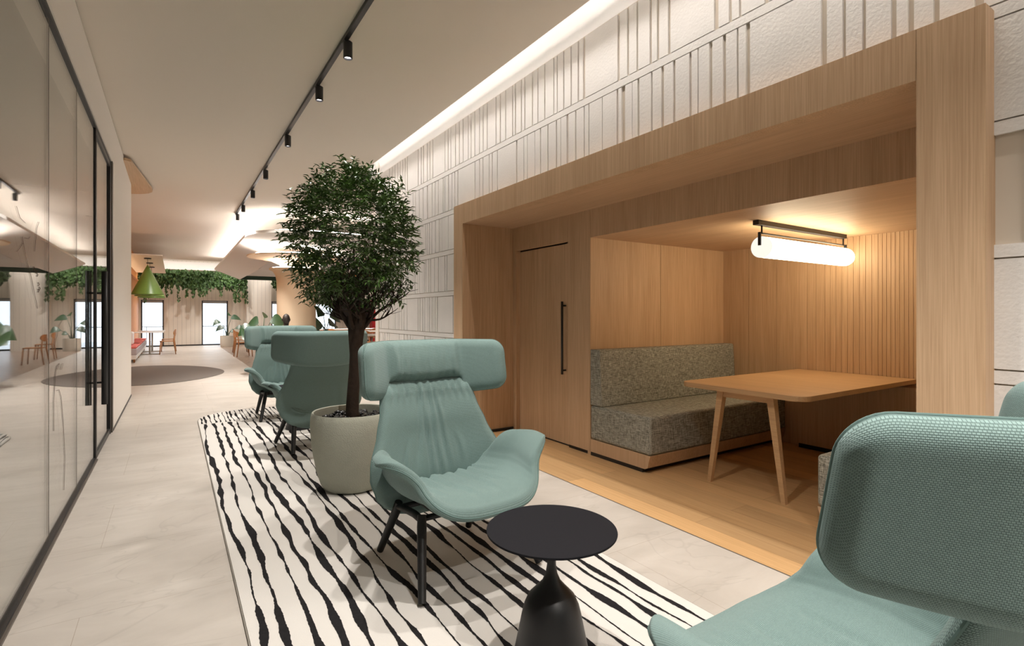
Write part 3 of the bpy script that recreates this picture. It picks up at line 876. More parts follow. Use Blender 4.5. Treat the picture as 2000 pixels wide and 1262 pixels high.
def ribbon(x0, y0, y1, seed, wbase, amp):
    rr2 = random.Random(seed)
    ph = seed * 13.7
    pts = []
    n_ = max(4, int((y1 - y0) / 0.010))
    for i in range(n_ + 1):
        y = y0 + (y1 - y0) * i / n_
        drift = amp * (mnoise.noise(Vector((ph * .05 + x0 * 1.1, y * 0.9, 3.3))) * 2.0) + .015 * mnoise.noise(Vector((ph, y * 4.2, 1.1)))
        wv = mnoise.noise(Vector((ph + 50, y * 2.2, 7.7))) + 0.85 * mnoise.noise(Vector((ph + 90, y * 6.5, 2.2)))
        wd = wbase * (1.0 + 1.5 * wv)
        wd = max(.0035, wd)
        jl = .0034 * mnoise.noise(Vector((ph, y * 60, 0))); jr = .0034 * mnoise.noise(Vector((ph, y * 60, 40)))
        xx = x0 + drift
        pts.append((min(max(xx - wd + jl, rx0 + .006), rx1 - .01), min(max(xx + wd + jr, rx0 + .01), rx1 - .006), y))
    vs = []; fs = []
    for (a, b, y) in pts: vs += [(a, y, .0122), (b, y, .0122)]
    for i in range(len(pts) - 1): fs.append((2 * i, 2 * i + 1, 2 * i + 3, 2 * i + 2))
    rg.add(vs, fs)
YS = 7.40
nst = 19
pitch = (rx1 - rx0) / nst
for k in range(nst):
    x0 = rx0 + (k + .5) * pitch
    ribbon(x0, -1.1 + (.3 if 1 < k < nst - 2 else .6), min(YS, ymax_at(min(max(x0, rx0 + .02), rx1 - .02)) - .02), k + 1, .0108, .022)
for k in range(int(nst * 1.8)):
    x0 = rx0 + .03 + k * pitch / 1.8
    if x0 > rx1 - .03: break
    ye = ymax_at(x0) - .01
    if ye > YS + .06: ribbon(x0, YS + .03, ye, 100 + k, .0075, .008)
rug = rg.build('rug', [M['rug'], M['rugline'], M['rugedge']]); tag(rug, 'long cream rug with wavy black stripes and rounded corners', 'rug')

# ================================================================== LOUNGE CHAIR
def sstep(a, b, x):
    t = min(1, max(0, (x - a) / (b - a))); return t * t * (3 - 2 * t)
def lerp(a, b, t): return a + (b - a) * t
def interp(tab, x):
    if x <= tab[0][0]: return tab[0][1]
    for (a, b) in zip(tab, tab[1:]):
        if x <= b[0]:
            t = (x - a[0]) / (b[0] - a[0]); t = t * t * (3 - 2 * t) * .5 + t * .5
            return lerp(a[1], b[1], t)
    return tab[-1][1]

def sheet(F, nu, nv, T, edge_u, edge_v, disp=None, Lu=1.0, Lv=1.0, flip=False, t_back=None):
    """closed padded sheet around the surface F(u,v), u in [-1,1], v in [0,1]"""
    us = [math.sin(PI / 2 * (2 * i / nu - 1)) for i in range(nu + 1)]
    vsn = [.5 + .5 * math.sin(PI / 2 * (2 * j / nv - 1)) for j in range(nv + 1)]
    def nrm(u, v):
        e = 1e-3
        u0, u1 = max(-1, u - e), min(1, u + e); v0, v1 = max(0, v - e), min(1, v + e)
        a = F(u1, v) - F(u0, v); b = F(u, v1) - F(u, v0)
        if a.length < 1e-7 or b.length < 1e-7:
            uu, vv = u * .98, min(.98, max(.02, v))
            a = F(uu + e, vv) - F(uu - e, vv); b = F(uu, vv + e) - F(uu, vv - e)
        n_ = a.cross(b)
        if n_.length < 1e-12: return Vector((0, 0, 1))
        n_.normalize(); return -n_ if flip else n_
    def prof(d, e):
        x = 1 - min(1, d / e); return math.sqrt(max(0, 1 - x * x))
    def top(u, v, side=1):
        pr = prof((1 - abs(u)), edge_u) * prof(min(v, 1 - v) * 2, edge_v)
        p = F(u, v); n_ = nrm(u, v)
        th = T if side > 0 else (t_back if t_back is not None else T)
        d = disp(u, v) * pr if (disp and side > 0) else 0
        return p + n_ * (side * th * pr + d)
    mb = MB(); uvs = []
    idx = {}
    for side in (1, -1):
        for i, u in enumerate(us):
            for j, v in enumerate(vsn):
                border = i in (0, nu) or j in (0, nv)
                if side < 0 and border:
                    idx[(side, i, j)] = idx[(1, i, j)]; continue
                idx[(side, i, j)] = len(mb.v)
                mb.v.append(tuple(top(u, v, side))); uvs.append((u * Lu / 2 * (1 if side > 0 else -1), v * Lv))
    for side in (1, -1):
        for i in range(nu):
            for j in range(nv):
                q = (idx[(side, i, j)], idx[(side, i + 1, j)], idx[(side, i + 1, j + 1)], idx[(side, i, j + 1)])
                if (side < 0) != flip: q = q[::-1]
                mb.f.append(q); mb.mi.append(0)
    mb.uv = uvs
    return mb, top

# bucket seat with flared arms: one wide tongue bent up into two rounded arm lobes
def crom(tab, x):
    n_ = len(tab)
    if x <= tab[0][0]: return tab[0][1:]
    if x >= tab[-1][0]: return tab[-1][1:]
    for i in range(n_ - 1):
        if x <= tab[i + 1][0]: break
    p0 = tab[max(0, i - 1)]; p1 = tab[i]; p2 = tab[i + 1]; p3 = tab[min(n_ - 1, i + 2)]
    h = p2[0] - p1[0]; t = (x - p1[0]) / h
    out = []
    for k in range(1, len(p1)):
        m1 = (p2[k] - p0[k]) / max(1e-6, p2[0] - p0[0]) * h; m2 = (p3[k] - p1[k]) / max(1e-6, p3[0] - p1[0]) * h
        t2, t3 = t * t, t * t * t
        out.append((2 * t3 - 3 * t2 + 1) * p1[k] + (t3 - 2 * t2 + t) * m1 + (-2 * t3 + 3 * t2) * p2[k] + (t3 - t2) * m2)
    return out
SEAT_T = [(-.2, -.12, .378), (0, 0, .374), (.2, .125, .378), (.38, .235, .398), (.52, .312, .440), (.66, .362, .502), (.78, .388, .560), (.88, .422, .606), (.95, .462, .629), (1.0, .503, .632)]
SEAT_F = [(0, -.435, .235), (.25, -.430, .235), (.42, -.408, .23), (.55, -.370, .195), (.68, -.325, .145), (.80, -.295, .10), (.90, -.265, .06), (.96, -.225, .005), (1.0, -.165, -.075)]
def F_seat(u, v):
    a = abs(u); sg = 1 if u >= 0 else -1
    x, z = crom(SEAT_T, a)
    yf, yb = crom(SEAT_F, a)
    y = lerp(yf, yb, v)
    flat_ = 1 - sstep(.3, .75, a)
    z += flat_ * (.050 * (1 - v) ** 1.5 - .040 * (1 - sstep(0, .22, v)))
    z += .012 * (1 - flat_) * math.sin(PI * v) 
    x *= 1 - .10 * sstep(.5, 1, v) * sstep(.2, .6, a) - .09 * (1 - sstep(0, .5, v)) * sstep(.1, .5, a) * (1 - sstep(.7, 1, a))
    return Vector((sg * x, y, z))
def seat_disp(u, v):
    d = .012 * math.exp(-(u / .5) ** 4)
    for (u0, k, wd, A, v0) in ((-.34, .10, .028, .0085, .15), (-.22, .04, .022, .007, .35), (-.08, -.02, .030, .009, .1), (.05, .03, .02, .006, .4), (.17, .06, .028, .009, .12), (.31, -.03, .024, .0075, .25), (.42, -.08, .022, .006, .45)):
        c_ = u0 + k * (v - .5) + .015 * math.sin(v * 9 + u0 * 20)
        A *= 1.7; wd *= .8
        d -= A * math.exp(-((u - c_) / wd) ** 2) * sstep(v0, v0 + .25, v) * (1 - .2 * v)
        d += A * .7 * math.exp(-((u - c_ - wd * 1.9) / (wd * 1.3)) ** 2) * sstep(v0, v0 + .3, v)
    for s_ in (-1, 1):
        d -= .006 * math.exp(-((u - s_ * .60) / .012) ** 2)
    return d
seat_mb, seat_top = sheet(F_seat, 110, 44, .030, .10, .10, seat_disp, Lu=1.25, Lv=.68, t_back=.024)

W_TAB = [(.22, .13), (.245, .23), (.29, .315), (.36, .375), (.46, .412), (.54, .408), (.68, .350), (.80, .312), (.96, .285)]
def F_back(u, v):
    z = .22 + v * .73
    W = interp(W_TAB, z)
    yb = interp([(.22, .19), (.30, .225), (.42, .225), (.70, .29), (.88, .345), (.95, .395)], z)
    wrap = interp([(.22, .0), (.40, .085), (.55, .105), (.75, .07), (.95, .05)], z)
    yy = yb - wrap * abs(u) ** 2.4
    return Vector((u * W, yy, z))
def back_disp(u, v):
    d = .020 * (1 - abs(u) ** 6) * sstep(.12, .3, v)
    for (u0, k, wd, A, v0, v1) in ((-.10, .02, .030, .011, .22, .80), (.06, -.10, .035, .010, .25, 1.05), (.22, -.22, .04, .008, .3, .95), (-.30, .16, .04, .007, .35, .98), (.40, -.2, .045, .007, .2, .6), (-.5, .12, .04, .006, .2, .6), (-.02, -.3, .03, .007, .6, 1.1)):
        c_ = u0 + k * (v - .3) + .02 * math.sin(v * 8 + u0 * 9)
        A *= 1.7; wd *= .72
        env = sstep(v0 - .1, v0 + .1, v) * (1 - sstep(v1 - .2, v1, v))
        d -= A * math.exp(-((u - c_) / wd) ** 2) * env
        d += A * .6 * math.exp(-((u - c_ - wd * 2) / (wd * 1.4)) ** 2) * env
    # gathers under the headrest
    d += .005 * math.sin(u * 42) * sstep(.80, .88, v)
    return d * (1 - sstep(.90, 1, v))
back_mb, back_top = sheet(F_back, 110, 60, .026, .10, .08, back_disp, Lu=.74, Lv=.73, t_back=.016, flip=False)

# wraparound headrest
HC = .23
def head_plan(s_):
    """plan position for signed arc s in [-1,1]; centre flat, wings turned forward"""
    L_c, L_w = HC, .33   # centre half width, wing length
    tot = L_c + L_w; d = abs(s_) * tot; sg = 1 if s_ >= 0 else -1
    # smooth bend between L_c-.07 .. L_c+.09
    n_ = 24; x = 0; y = 0; st = d / n_
    for i in range(n_):
        q = (i + .5) * st
        ang = math.radians(46) * sstep(L_c - .13, L_c + .12, q) + math.radians(7) * (q / tot)
        x += math.cos(ang) * st; y += math.sin(ang) * st
    return sg * x, -y
_hp = {}
def F_head(u, v):
    k = round(u, 6)
    if k not in _hp: _hp[k] = head_plan(u)
    x, y = _hp[k]
    d = (1 - abs(u)) * .56; rc = .075
    zb = .835 + .062 * abs(u) ** 1.6; zt = 1.183; h0 = (zt - zb) / 2
    half = h0 if d >= rc else h0 - rc + math.sqrt(max(0, rc * rc - (rc - d) ** 2))
    z = (zt + zb) / 2 + (2 * v - 1) * half
    yy = .405 + y + (z - 1.03) * .17
    return Vector((x, yy, z))
def head_disp(u, v):
    cen = 1 - sstep(.42, .50, abs(u))
    d = 0.012 * (1 - abs(2 * v - 1) ** 2.5) + cen * (.048 * sstep(.27, .42, v) * (1 - .35 * sstep(.6, 1, v)) - .060 * (1 - sstep(.24, .31, v)))
    env = (1 - sstep(.34, .46, abs(u)))
    for (u0, k, wd, A) in ((-.36, .10, .020, .009), (-.28, -.05, .016, .007), (-.17, .07, .022, .009), (-.06, -.05, .018, .007), (.04, .06, .022, .009), (.15, -.07, .018, .008), (.25, .06, .02, .009), (.35, -.05, .018, .007)):
        c_ = u0 + k * (v - .5)
        wd *= .8; d -= 1.7 * A * math.exp(-((u - c_) / wd) ** 2) * (1 - .6 * v)
        d += .6 * A * math.exp(-((u - c_ - wd * 2) / (wd * 1.3)) ** 2) * (1 - .5 * v)
    for s_ in (-1, 1): d -= .006 * math.exp(-((u - s_ * .47) / .008) ** 2)
    return d
head_mb, head_top = sheet(F_head, 110, 30, .030, .10, .30, head_disp, Lu=1.07, Lv=.31, t_back=.045)

def make_chair():
    e = empty('lounge_chair', (0, 0, 0))
    so = seat_mb.build('seat', M['teal'], e, smooth=True)
    bo = back_mb.build('backrest', M['teal'], e, smooth=True)
    ho = head_mb.build('headrest', M['teal'], e, smooth=True)
    # seams and piping
    for s_ in (-1, 1):
        MB().tube([seat_top(s_ * .60, v / 24) + Vector((0, 0, -.0015)) for v in range(2, 23)], .0020, 6).build('seam', M['seam'], so)
    us_ = [math.sin(PI / 2 * k / 30) for k in range(-30, 31)]
    rim = [F_seat(u, 0) for u in us_] + [F_seat(1, v / 12) for v in range(1, 12)] + [F_seat(u, 1) for u in us_[::-1]] + [F_seat(-1, 1 - v / 12) for v in range(1, 12)]
    MB().tube(rim, .003, 6).build('piping', M['seam'], so)
    m = MB()
    rim = [F_back(-1, v / 30) for v in range(30, 0, -1)] + [F_back(u / 10, 0) for u in range(-10, 11)] + [F_back(1, v / 30) for v in range(1, 31)]
    m.tube(rim, .004, 6); m.build('piping', M['seam'], bo)
    for s_ in (-1, 1):
        MB().tube([head_top(s_ * .47, v / 14) + Vector((0, .0015, 0)) for v in range(1, 14)], .002, 6).build('seam', M['seam'], ho)
    rim = [F_head(u, 1) for u in us_] + [F_head(1, 1 - v / 12) for v in range(1, 12)] + [F_head(u, 0) for u in us_[::-1]] + [F_head(-1, v / 12) for v in range(1, 12)]
    MB().tube(rim, .003, 6).build('piping', M['seam'], ho)
    # frame and legs
    fm = MB()
    for s_ in (-1, 1):
        fm.tube([(s_ * .262, -.155, .322), (s_ * .255, -.06, .322), (s_ * .25, .06, .310), (s_ * .25, .165, .298)], .019, 12)
    fm.tube([(-.262, -.13, .318), (.262, -.13, .318)], .015, 10); fm.tube([(-.25, .13, .300), (.25, .13, .300)], .015, 10)
    fm.box(-.17, .17, -.12, .12, .318, .335)
    fm.build('seat_frame', M['blackw'], e, smooth=True)
    for (tx, ty, tz, fx, fy) in ((-.258, -.145, .325, -.345, -.325), (.258, -.145, .325, .345, -.325), (-.250, .155, .303, -.29, .315), (.250, .155, .303, .29, .315)):
        d = Vector((fx - tx, fy - ty, -tz))
        MB().tube([Vector((tx, ty, tz + .012)) - d * .02, Vector((tx, ty, tz)) + d * .1, Vector((fx, fy, .011))], [.021, .0245, .019], 14).build('leg', M['blackw'], e, smooth=False)
    return e
ch = make_chair()
for c_ in ch.children:
    if c_.name.startswith('leg'): autosmooth(c_, 50)
spots_ = [((1.285, 2.575, .0125), math.radians(3), 'teal high-backed lounge chair facing the camera beside the black side table'),
          ((1.353, 0.580, .0125), PI, 'large teal lounge chair in the foreground seen from behind'),
          ((1.245, 5.600, .0125), PI, 'teal lounge chair behind the potted tree, turned with its back to the camera'),
          ((1.250, 7.500, .0125), math.radians(2), 'farthest teal lounge chair, facing the one behind the tree')]
for i, (p, rz, lb) in enumerate(spots_):
    o = ch if i == 0 else copy_tree(ch)
    o.location = p; o.rotation_euler = (0, 0, rz)
    tag(o, lb, 'armchair', 'teal lounge chairs on the striped rug')

# ---- side tables
st = empty('side_table', (1.246, 1.635, .0125))
MB().lathe([(0, .488), (.245, .488), (.2545, .492), (.2555, .496), (.2545, .500), (0, .500)], (0, 0, 0), 72).build('tabletop', M['blacktop'], st)
autosmooth(st.children[0], 60)
o = MB().lathe([(.148, 0), (.150, .006), (.130, .10), (.118, .16), (.108, .20), (.092, .235), (.060, .268), (.036, .295), (.023, .325), (.0175, .36), (.0165, .487)], (0, 0, 0), 48).build('pedestal', M['black'], st); autosmooth(o, 60)
tag(st, 'round black side table with bell shaped pedestal in the foreground', 'side table', 'black side tables on the rug')
o = copy_tree(st); o.location = (1.25, 6.55, .0125)
tag(o, 'round side table between the two farther teal chairs', 'side table', 'black side tables on the rug')

# ================================================================== POTTED TREE
PX, PY = 1.18, 4.10
pt = empty('tree_pot', (PX, PY, .0125)); tag(pt, 'large grey-green rough concrete pot holding the round-headed tree', 'plant pot')
prof = [(0, 0), (.19, 0), (.215, .012), (.240, .05), (.268, .14), (.292, .26), (.308, .38), (.315, .48), (.313, .545), (.305, .585), (.299, .592), (.290, .588), (.285, .57), (.288, .50), (.25, .47), (0, .47)]
o = MB().lathe(prof, (0, 0, 0), 72).build('pot_body', M['pot'], pt); autosmooth(o, 50)
MB().lathe([(0, .50), (.283, .50), (.283, .515), (0, .52)], (0, 0, 0), 40).build('soil', M['soil'], pt)
# pebbles
pb = MB(); pb.ellipsoid((0, 0, 0), (.023, .016, .011), 12, 8)
pb0 = None; rp = random.Random(5)
for k in range(170):
    r_ = .236 * math.sqrt(rp.random()); a = rp.uniform(0, 2 * PI)
    if r_ < .085: continue
    if pb0 is None:
        o = pb.build('pebble', M['pebble'], smooth=True); pb0 = o
    else:
        o = pb0.copy(); COL.objects.link(o)
    o.location = (PX + r_ * math.cos(a), PY + r_ * math.sin(a), .0125 + .532 + rp.choice([0, 0, .010, .016]))
    o.rotation_euler = (rp.uniform(-.4, .4), rp.uniform(-.4, .4), rp.uniform(0, PI)); s_ = rp.uniform(.75, 1.35); o.scale = (s_, s_, s_)
    tag(o, 'glossy black pebble covering the soil of the tree pot', 'pebble', 'black pebbles in the tree pot')
# tree
tr = empty('tree', (PX, PY, .5335)); tag(tr, 'small tree with dense round leafy head on a dark bare trunk', 'tree')
CZ = 1.965
tk = MB()
tk.tube([(0, 0, 0), (-.006, 0, .06), (0, .0, .2), (.012, 0, .38), (.020, 0, .5), (.022, 0, .62), (.030, 0, .78), (.03, 0, .9)], [.062, .050, .046, .043, .045, .055, .072, .05], 16)
rt = random.Random(11)
tips = []
def branch(p, d, L_, r, lv):
    n_ = 5; pts = [Vector(p)]; dd_ = Vector(d).normalized()
    for i in range(n_):
        dd_ = (dd_ + Vector((rt.uniform(-.22, .22), rt.uniform(-.22, .22), rt.uniform(-.05, .22)))).normalized()
        pts.append(pts[-1] + dd_ * L_ / n_)
    tk.tube(pts, [r * (1 - .12 * i) for i in range(n_ + 1)], 7 if lv < 2 else 5)
    if lv < 3:
        for k in range([5, 4, 3][lv]):
            q = pts[rt.randint(2, n_)]
            d2 = (dd_ + Vector((rt.uniform(-1, 1), rt.uniform(-1, 1), rt.uniform(-.7, .8))) * .95).normalized()
            branch(q, d2, L_ * rt.uniform(.6, .8), r * .5, lv + 1)
    tips.append(pts[-1])
for k in range(7):
    a = k * 2 * PI / 7 + .3
    branch((.03 + .035 * math.cos(a), .035 * math.sin(a), .70), (math.cos(a) * .7, math.sin(a) * .7, .95 if k % 2 else .6), .25, .020, 0)
branch((.03, 0, .80), (0, 0, 1), .32, .022, 0)
tko = tk.build('trunk', M['bark'], tr, smooth=True)
# foliage: leafy sprigs on a shell-weighted ball
lf = MB(); rl = random.Random(23)
def leaf(p, d, up_, L_, wd):
    d = d.normalized(); sd = d.cross(up_)
    if sd.length < 1e-4: sd = d.cross(Vector((1, 0, 0)))
    sd.normalize(); nn = sd.cross(d)
    a = p; m1 = p + d * L_ * .35 + sd * wd + nn * .004; m2 = p + d * L_ * .35 - sd * wd + nn * .004
    q1 = p + d * L_ * .70 + sd * wd * .75 - nn * .002; q2 = p + d * L_ * .70 - sd * wd * .75 - nn * .002
    mid = p + d * L_ * .40 - nn * .002; mid2 = p + d * L_ * .72 - nn * .006
    tip = p + d * L_ - nn * L_ * .16
    lf.add([a, m1, q1, tip, q2, m2, mid, mid2], [(0, 1, 6), (0, 6, 5), (1, 2, 7, 6), (6, 7, 4, 5), (2, 3, 7), (7, 3, 4)])
CC = Vector((.0, .0, CZ - .5335))
RX, RZ = .475, .53
nsprig = 1700
for k in range(nsprig):
    while True:
        v = Vector((rl.gauss(0, 1), rl.gauss(0, 1), rl.gauss(0, 1)))
        if v.length > .1: break
    v.normalize()
    rad = rl.uniform(.30, 1.0) ** .52
    bump_ = 1 + .08 * mnoise.noise(v * 2.3 + Vector((5, 1, 2))) 
    pos = CC + Vector((v.x * RX, v.y * RX, v.z * RZ)) * rad * bump_
    out = (v + Vector((rl.uniform(-.6, .6), rl.uniform(-.6, .6), rl.uniform(-.3, .7)))).normalized()
    if pos.z < CC.z:
        zz_ = min(.97, (CC.z - pos.z) / RZ); f_ = (1 - zz_ ** 4) ** .5 / max(.24, (1 - zz_ ** 2) ** .5)
        pos.x = CC.x + (pos.x - CC.x) * f_; pos.y = CC.y + (pos.y - CC.y) * f_
    L_ = rl.uniform(.05, .10)
    n_ = rl.randint(5, 8)
    end = pos + out * L_ - Vector((0, 0, .01))
    lf.add([pos, pos + Vector((.0015, 0, .001)), end, end + Vector((.001, 0, .001))], [(0, 1, 3, 2)])
    for i in range(n_):
        t = (i + .5) / n_
        p = pos.lerp(end, t)
        az = i * 2.4 + rl.random()
        side = Vector((math.cos(az), math.sin(az), rl.uniform(-.5, .5)))
        d = (out * .7 + side).normalized()
        leaf(p, d, Vector((rl.uniform(-.4, .4), rl.uniform(-.4, .4), 1)), rl.uniform(.036, .062), rl.uniform(.0060, .0098))
lf.build('foliage', M['leaf'], tr)

# ================================================================== FAR FURNITURE
# grey organic carpet
pl = [(-.95, 12.3), (-.3, 12.15), (.2, 12.45), (.6, 12.9), (.95, 13.6), (1.05, 14.3), (.95, 15.0), (.7, 15.7), (.3, 16.3), (-.2, 16.7), (-.7, 16.8), (-1.1, 16.5), (-1.15, 14.5), (-1.15, 12.8)]
def smooth_poly(P_, it=3):
    for _ in range(it):
        Q = []
        for i in range(len(P_)):
            a, b = P_[i], P_[(i + 1) % len(P_)]
            Q += [(a[0] * .75 + b[0] * .25, a[1] * .75 + b[1] * .25), (a[0] * .25 + b[0] * .75, a[1] * .25 + b[1] * .75)]
        P_ = Q
    return P_
o = MB().prism(smooth_poly(pl), .0, .008).build('rug', M['greyrug']); tag(o, 'taupe grey rounded carpet beyond the end of the white wall', 'rug')

# cafe chair (orange wood)
def make_cafe_chair():
    e = empty('dining_chair', (0, 0, 0))
    m = MB(); m.prism(rr_poly(-.21, .21, -.20, .21, .06, (1, 1, 1, 1)), .44, .462); m.build('seat', M['orangewood'], e, bevel=.006)
    m = MB()
    vs = []; fs = []
    nn_ = 12
    for lay in (0, .014):
        for i in range(nn_ + 1):
            u = -1 + 2 * i / nn_; hh = .095 * math.sqrt(max(0.06, 1 - abs(u) ** 3))
            for s2 in (-1, 1): vs.append((u * .21, .245 - .06 * u * u + lay, .72 + s2 * hh))
    o2 = 2 * (nn_ + 1)
    for i in range(nn_):
        a = 2 * i
        fs += [(a, a + 1, a + 3, a + 2), (o2 + a, o2 + a + 2, o2 + a + 3, o2 + a + 1), (a + 1, o2 + a + 1, o2 + a + 3, a + 3), (a, a + 2, o2 + a + 2, o2 + a)]
    fs += [(0, o2, o2 + 1, 1), (2 * nn_, 2 * nn_ + 1, o2 + 2 * nn_ + 1, o2 + 2 * nn_)]
    m.add(vs, fs); m.build('backrest', M['orangewood'], e)
    for s2 in (-1, 1):
        MB().tube([(s2 * .17, -.17, .45), (s2 * .19, -.20, 0)], [.019, .013], 8).build('leg', M['orangewood'], e, smooth=True)
        MB().tube([(s2 * .19, .26, 0), (s2 * .17, .20, .44), (s2 * .15, .225, .70)], [.013, .020, .015], 8).build('leg', M['orangewood'], e, smooth=True)
    return e
cc = make_cafe_chair()
cafe = [((-.18, 21.45, 0), -PI / 2, 'bent wood dining chair at the far white table under the green pendants'),
        ((-.16, 23.1, 0), -PI / 2, 'second bent wood dining chair just behind the first, under the green pendants'),
        ((1.93, 18.9, 0), PI / 2 + .15, 'orange wood dining chair left of the farthest teal armchair'),
        ((2.05, 21.0, 0), PI / 2, 'orange wood dining chair standing behind the one left of the armchairs'),
        ((4.25, 14.35, 0), PI / 2, 'wooden chair with its seat seen right of the tree trunk'),
        ((5.75, 14.6, 0), -PI / 2, 'wooden chair on the far side of the nearest white table behind the tree'),
        ((4.55, 17.0, 0), 0.1, 'wooden chair behind the tree trunk at the second white table'),
        ((5.3, 17.0, 0), -.1, 'wooden chair at the near side of the second white table, farther right'),
        ((5.0, 20.2, 0), 0, 'wooden chair left at the third white table near the far windows'),
        ((5.9, 20.2, 0), 0, 'wooden chair at the third white table below the dark screen'),
        ((6.8, 20.2, 0), 0, 'wooden chair right at the third white table near the red panel')]
for i, (p, rz, lb) in enumerate(cafe):
    o = cc if i == 0 else copy_tree(cc)
    o.location = p if p[0] < 1.66 else (p[0], p[1], .002); o.rotation_euler = (0, 0, rz)
    tag(o, lb, 'chair', 'wooden chairs in the cafe area')

# pedestal tables at the left wall
def ped_table(x, y, lb, src=[None]):
    if src[0] is None:
        e = empty('cafe_table', (x, y, 0))
        B(-.42, .40, -.36, .36, .745, .772).build('tabletop', M['whitetop'], e, bevel=.004)
        MB().tube([(0, 0, .03), (0, 0, .745)], .028, 12).build('pedestal', M['greytbl'], e, smooth=True)
        B(-.30, .30, -.03, .03, 0, .03).build('foot', M['greytbl'], e)
        src[0] = e
    else:
        e = copy_tree(src[0]); e.location = (x, y, 0)
    tag(e, lb, 'table', 'white pedestal tables below the green pendants')
ped_table(-.66, 21.5, 'nearer white pedestal table by the banquette under the green pendants')
ped_table(-.64, 23.2, 'farther white pedestal table by the banquette under the green pendants')
bn = empty('banquette', (-1.0, 21.2, 0)); tag(bn, 'long banquette with coral and grey seat pads along the orange wall', 'bench')
B(-.19, .13, -3.2, 3.2, .10, .22).build('base', M['whitetop'], bn)
B(-.19, .15, -3.2, 3.2, .22, .40).build('seat_pad', M['greyseat'], bn, bevel=.02)
B(-.19, .14, -3.2, 3.2, .402, .46).build('seat_top', M['pink'], bn, bevel=.02)
for k in range(4): B(.05, .10, -3.0 + k * 2, -2.94 + k * 2, 0, .10).build('leg', M['orangewood'], bn)
o = MB(); o.box(-1.18, -.98, 18.9, 19.4, .47, .85); o = o.build('cushion', M['whitetop'], bevel=.05, seg=3); tag(o, 'white cushion standing on the coral banquette', 'cushion')

# long tables right
def long_table(x0, x1, y0, y1, lb, src=None):
    cx, cy = (x0 + x1) / 2, (y0 + y1) / 2
    e = empty('dining_table', (cx, cy, .002)); hx, hy = (x1 - x0) / 2, (y1 - y0) / 2
    B(-hx, hx, -hy, hy, .765, .785).build('tabletop', M['whitetop'], e)
    B(-hx, hx, -hy, hy, .735, .764).build('table_edge', M['orangewood'], e)
    for sx in (-1, 1):
        for sy in (-1, 1):
            MB().tube([(sx * (hx - .12), sy * (hy - .08), .735), (sx * (hx - .03), sy * (hy - .02), 0)], [.03, .018], 8).build('leg', M['greytbl'], e, smooth=True)
    tag(e, lb, 'table', 'white topped tables with orange wooden edges'); return e
long_table(4.45, 5.35, 14.0, 15.3, 'nearest white topped table right of the tree trunk')
long_table(3.75, 6.2, 17.6, 18.5, 'second long white topped table behind the tree trunk')
long_table(4.6, 8.2, 20.8, 21.7, 'third long white topped table near the far wall')

# pendants
gp = empty('pendant_lamp', (-.62, 18.5, 3.0))
m = MB(); m.lathe([(.012, -.205), (.06, -.30), (.395, -1.045), (.400, -1.065), (.388, -1.065), (.05, -.32), (.008, -.23)], (0, 0, 0), 48)
m.build('lamp_shade', M['green'], gp, smooth=True)
MB().tube([(0, 0, 0), (0, 0, -.21)], .006, 6).build('cord', M['black'], gp)
MB().lathe([(.0, 0.0), (.09, 0), (.09, -.03), (0, -.03)], (0, 0, 0), 24).build('canopy', M['black'], gp)
MB().ellipsoid((0, 0, -.75), (.06, .06, .08)).build('bulb', M['lens'], gp, smooth=True)
tag(gp, 'nearest green cone pendant lamp past the white wall', 'pendant lamp', 'green cone pendants')
for (x, y, lb) in ((-.62, 20.1, 'middle green cone pendant lamp, mostly hidden behind the nearest'), (-.62, 21.8, 'farthest green cone pendant lamp, almost hidden behind the others')):
    o = copy_tree(gp); o.location = (x, y, 3.0); tag(o, lb, 'pendant lamp', 'green cone pendants')

# hanging greenery
def trough(x0, x1, y, lb, seed):
    e = empty('hanging_planter', ((x0 + x1) / 2, y, 3.0)); tag(e, lb, 'planter')
    part(B(max(x0, -1.12), x1, y, y + .25, 2.95, 3.1), 'trough', M['dgreen'], e)
    mb = MB(); rf = random.Random(seed)
    x = x0
    while x < x1:
        ln = rf.uniform(.22, .45) + (rf.uniform(.3, .7) if rf.random() < .10 else 0) + .45 * max(0, mnoise.noise(Vector((x * 1.3, seed, 0))))
        yy = y - rf.uniform(0.02, .15); z = 3.12 + rf.uniform(-.05, .12)
        zz = z; wob = rf.uniform(-.1, .1)
        while zz > z - ln - .2:
            s_ = rf.uniform(.03, .06)
            px_ = x + wob * (z - zz) + rf.uniform(-.05, .05); py_ = yy + rf.uniform(-.06, .06)
            a = rf.uniform(0, PI); dx, dy = math.cos(a) * s_, math.sin(a) * s_
            mb.add([(px_ - dx, py_ - dy, zz), (px_, py_, zz + s_ * .8), (px_ + dx, py_ + dy, zz - s_ * .3), (px_, py_ - .01, zz - s_ * 1.6)], [(0, 1, 2, 3)])
            zz -= rf.uniform(.012, .03)
        x += rf.uniform(.012, .024)
    part(mb, 'trailing_foliage', M['trail'], e)
trough(-1.15, 2.74, 25.9, 'long hanging trough of trailing green plants above the far windows', 3)
trough(3.85, 8.4, 25.9, 'hanging trough of trailing plants right of the white pier', 8)

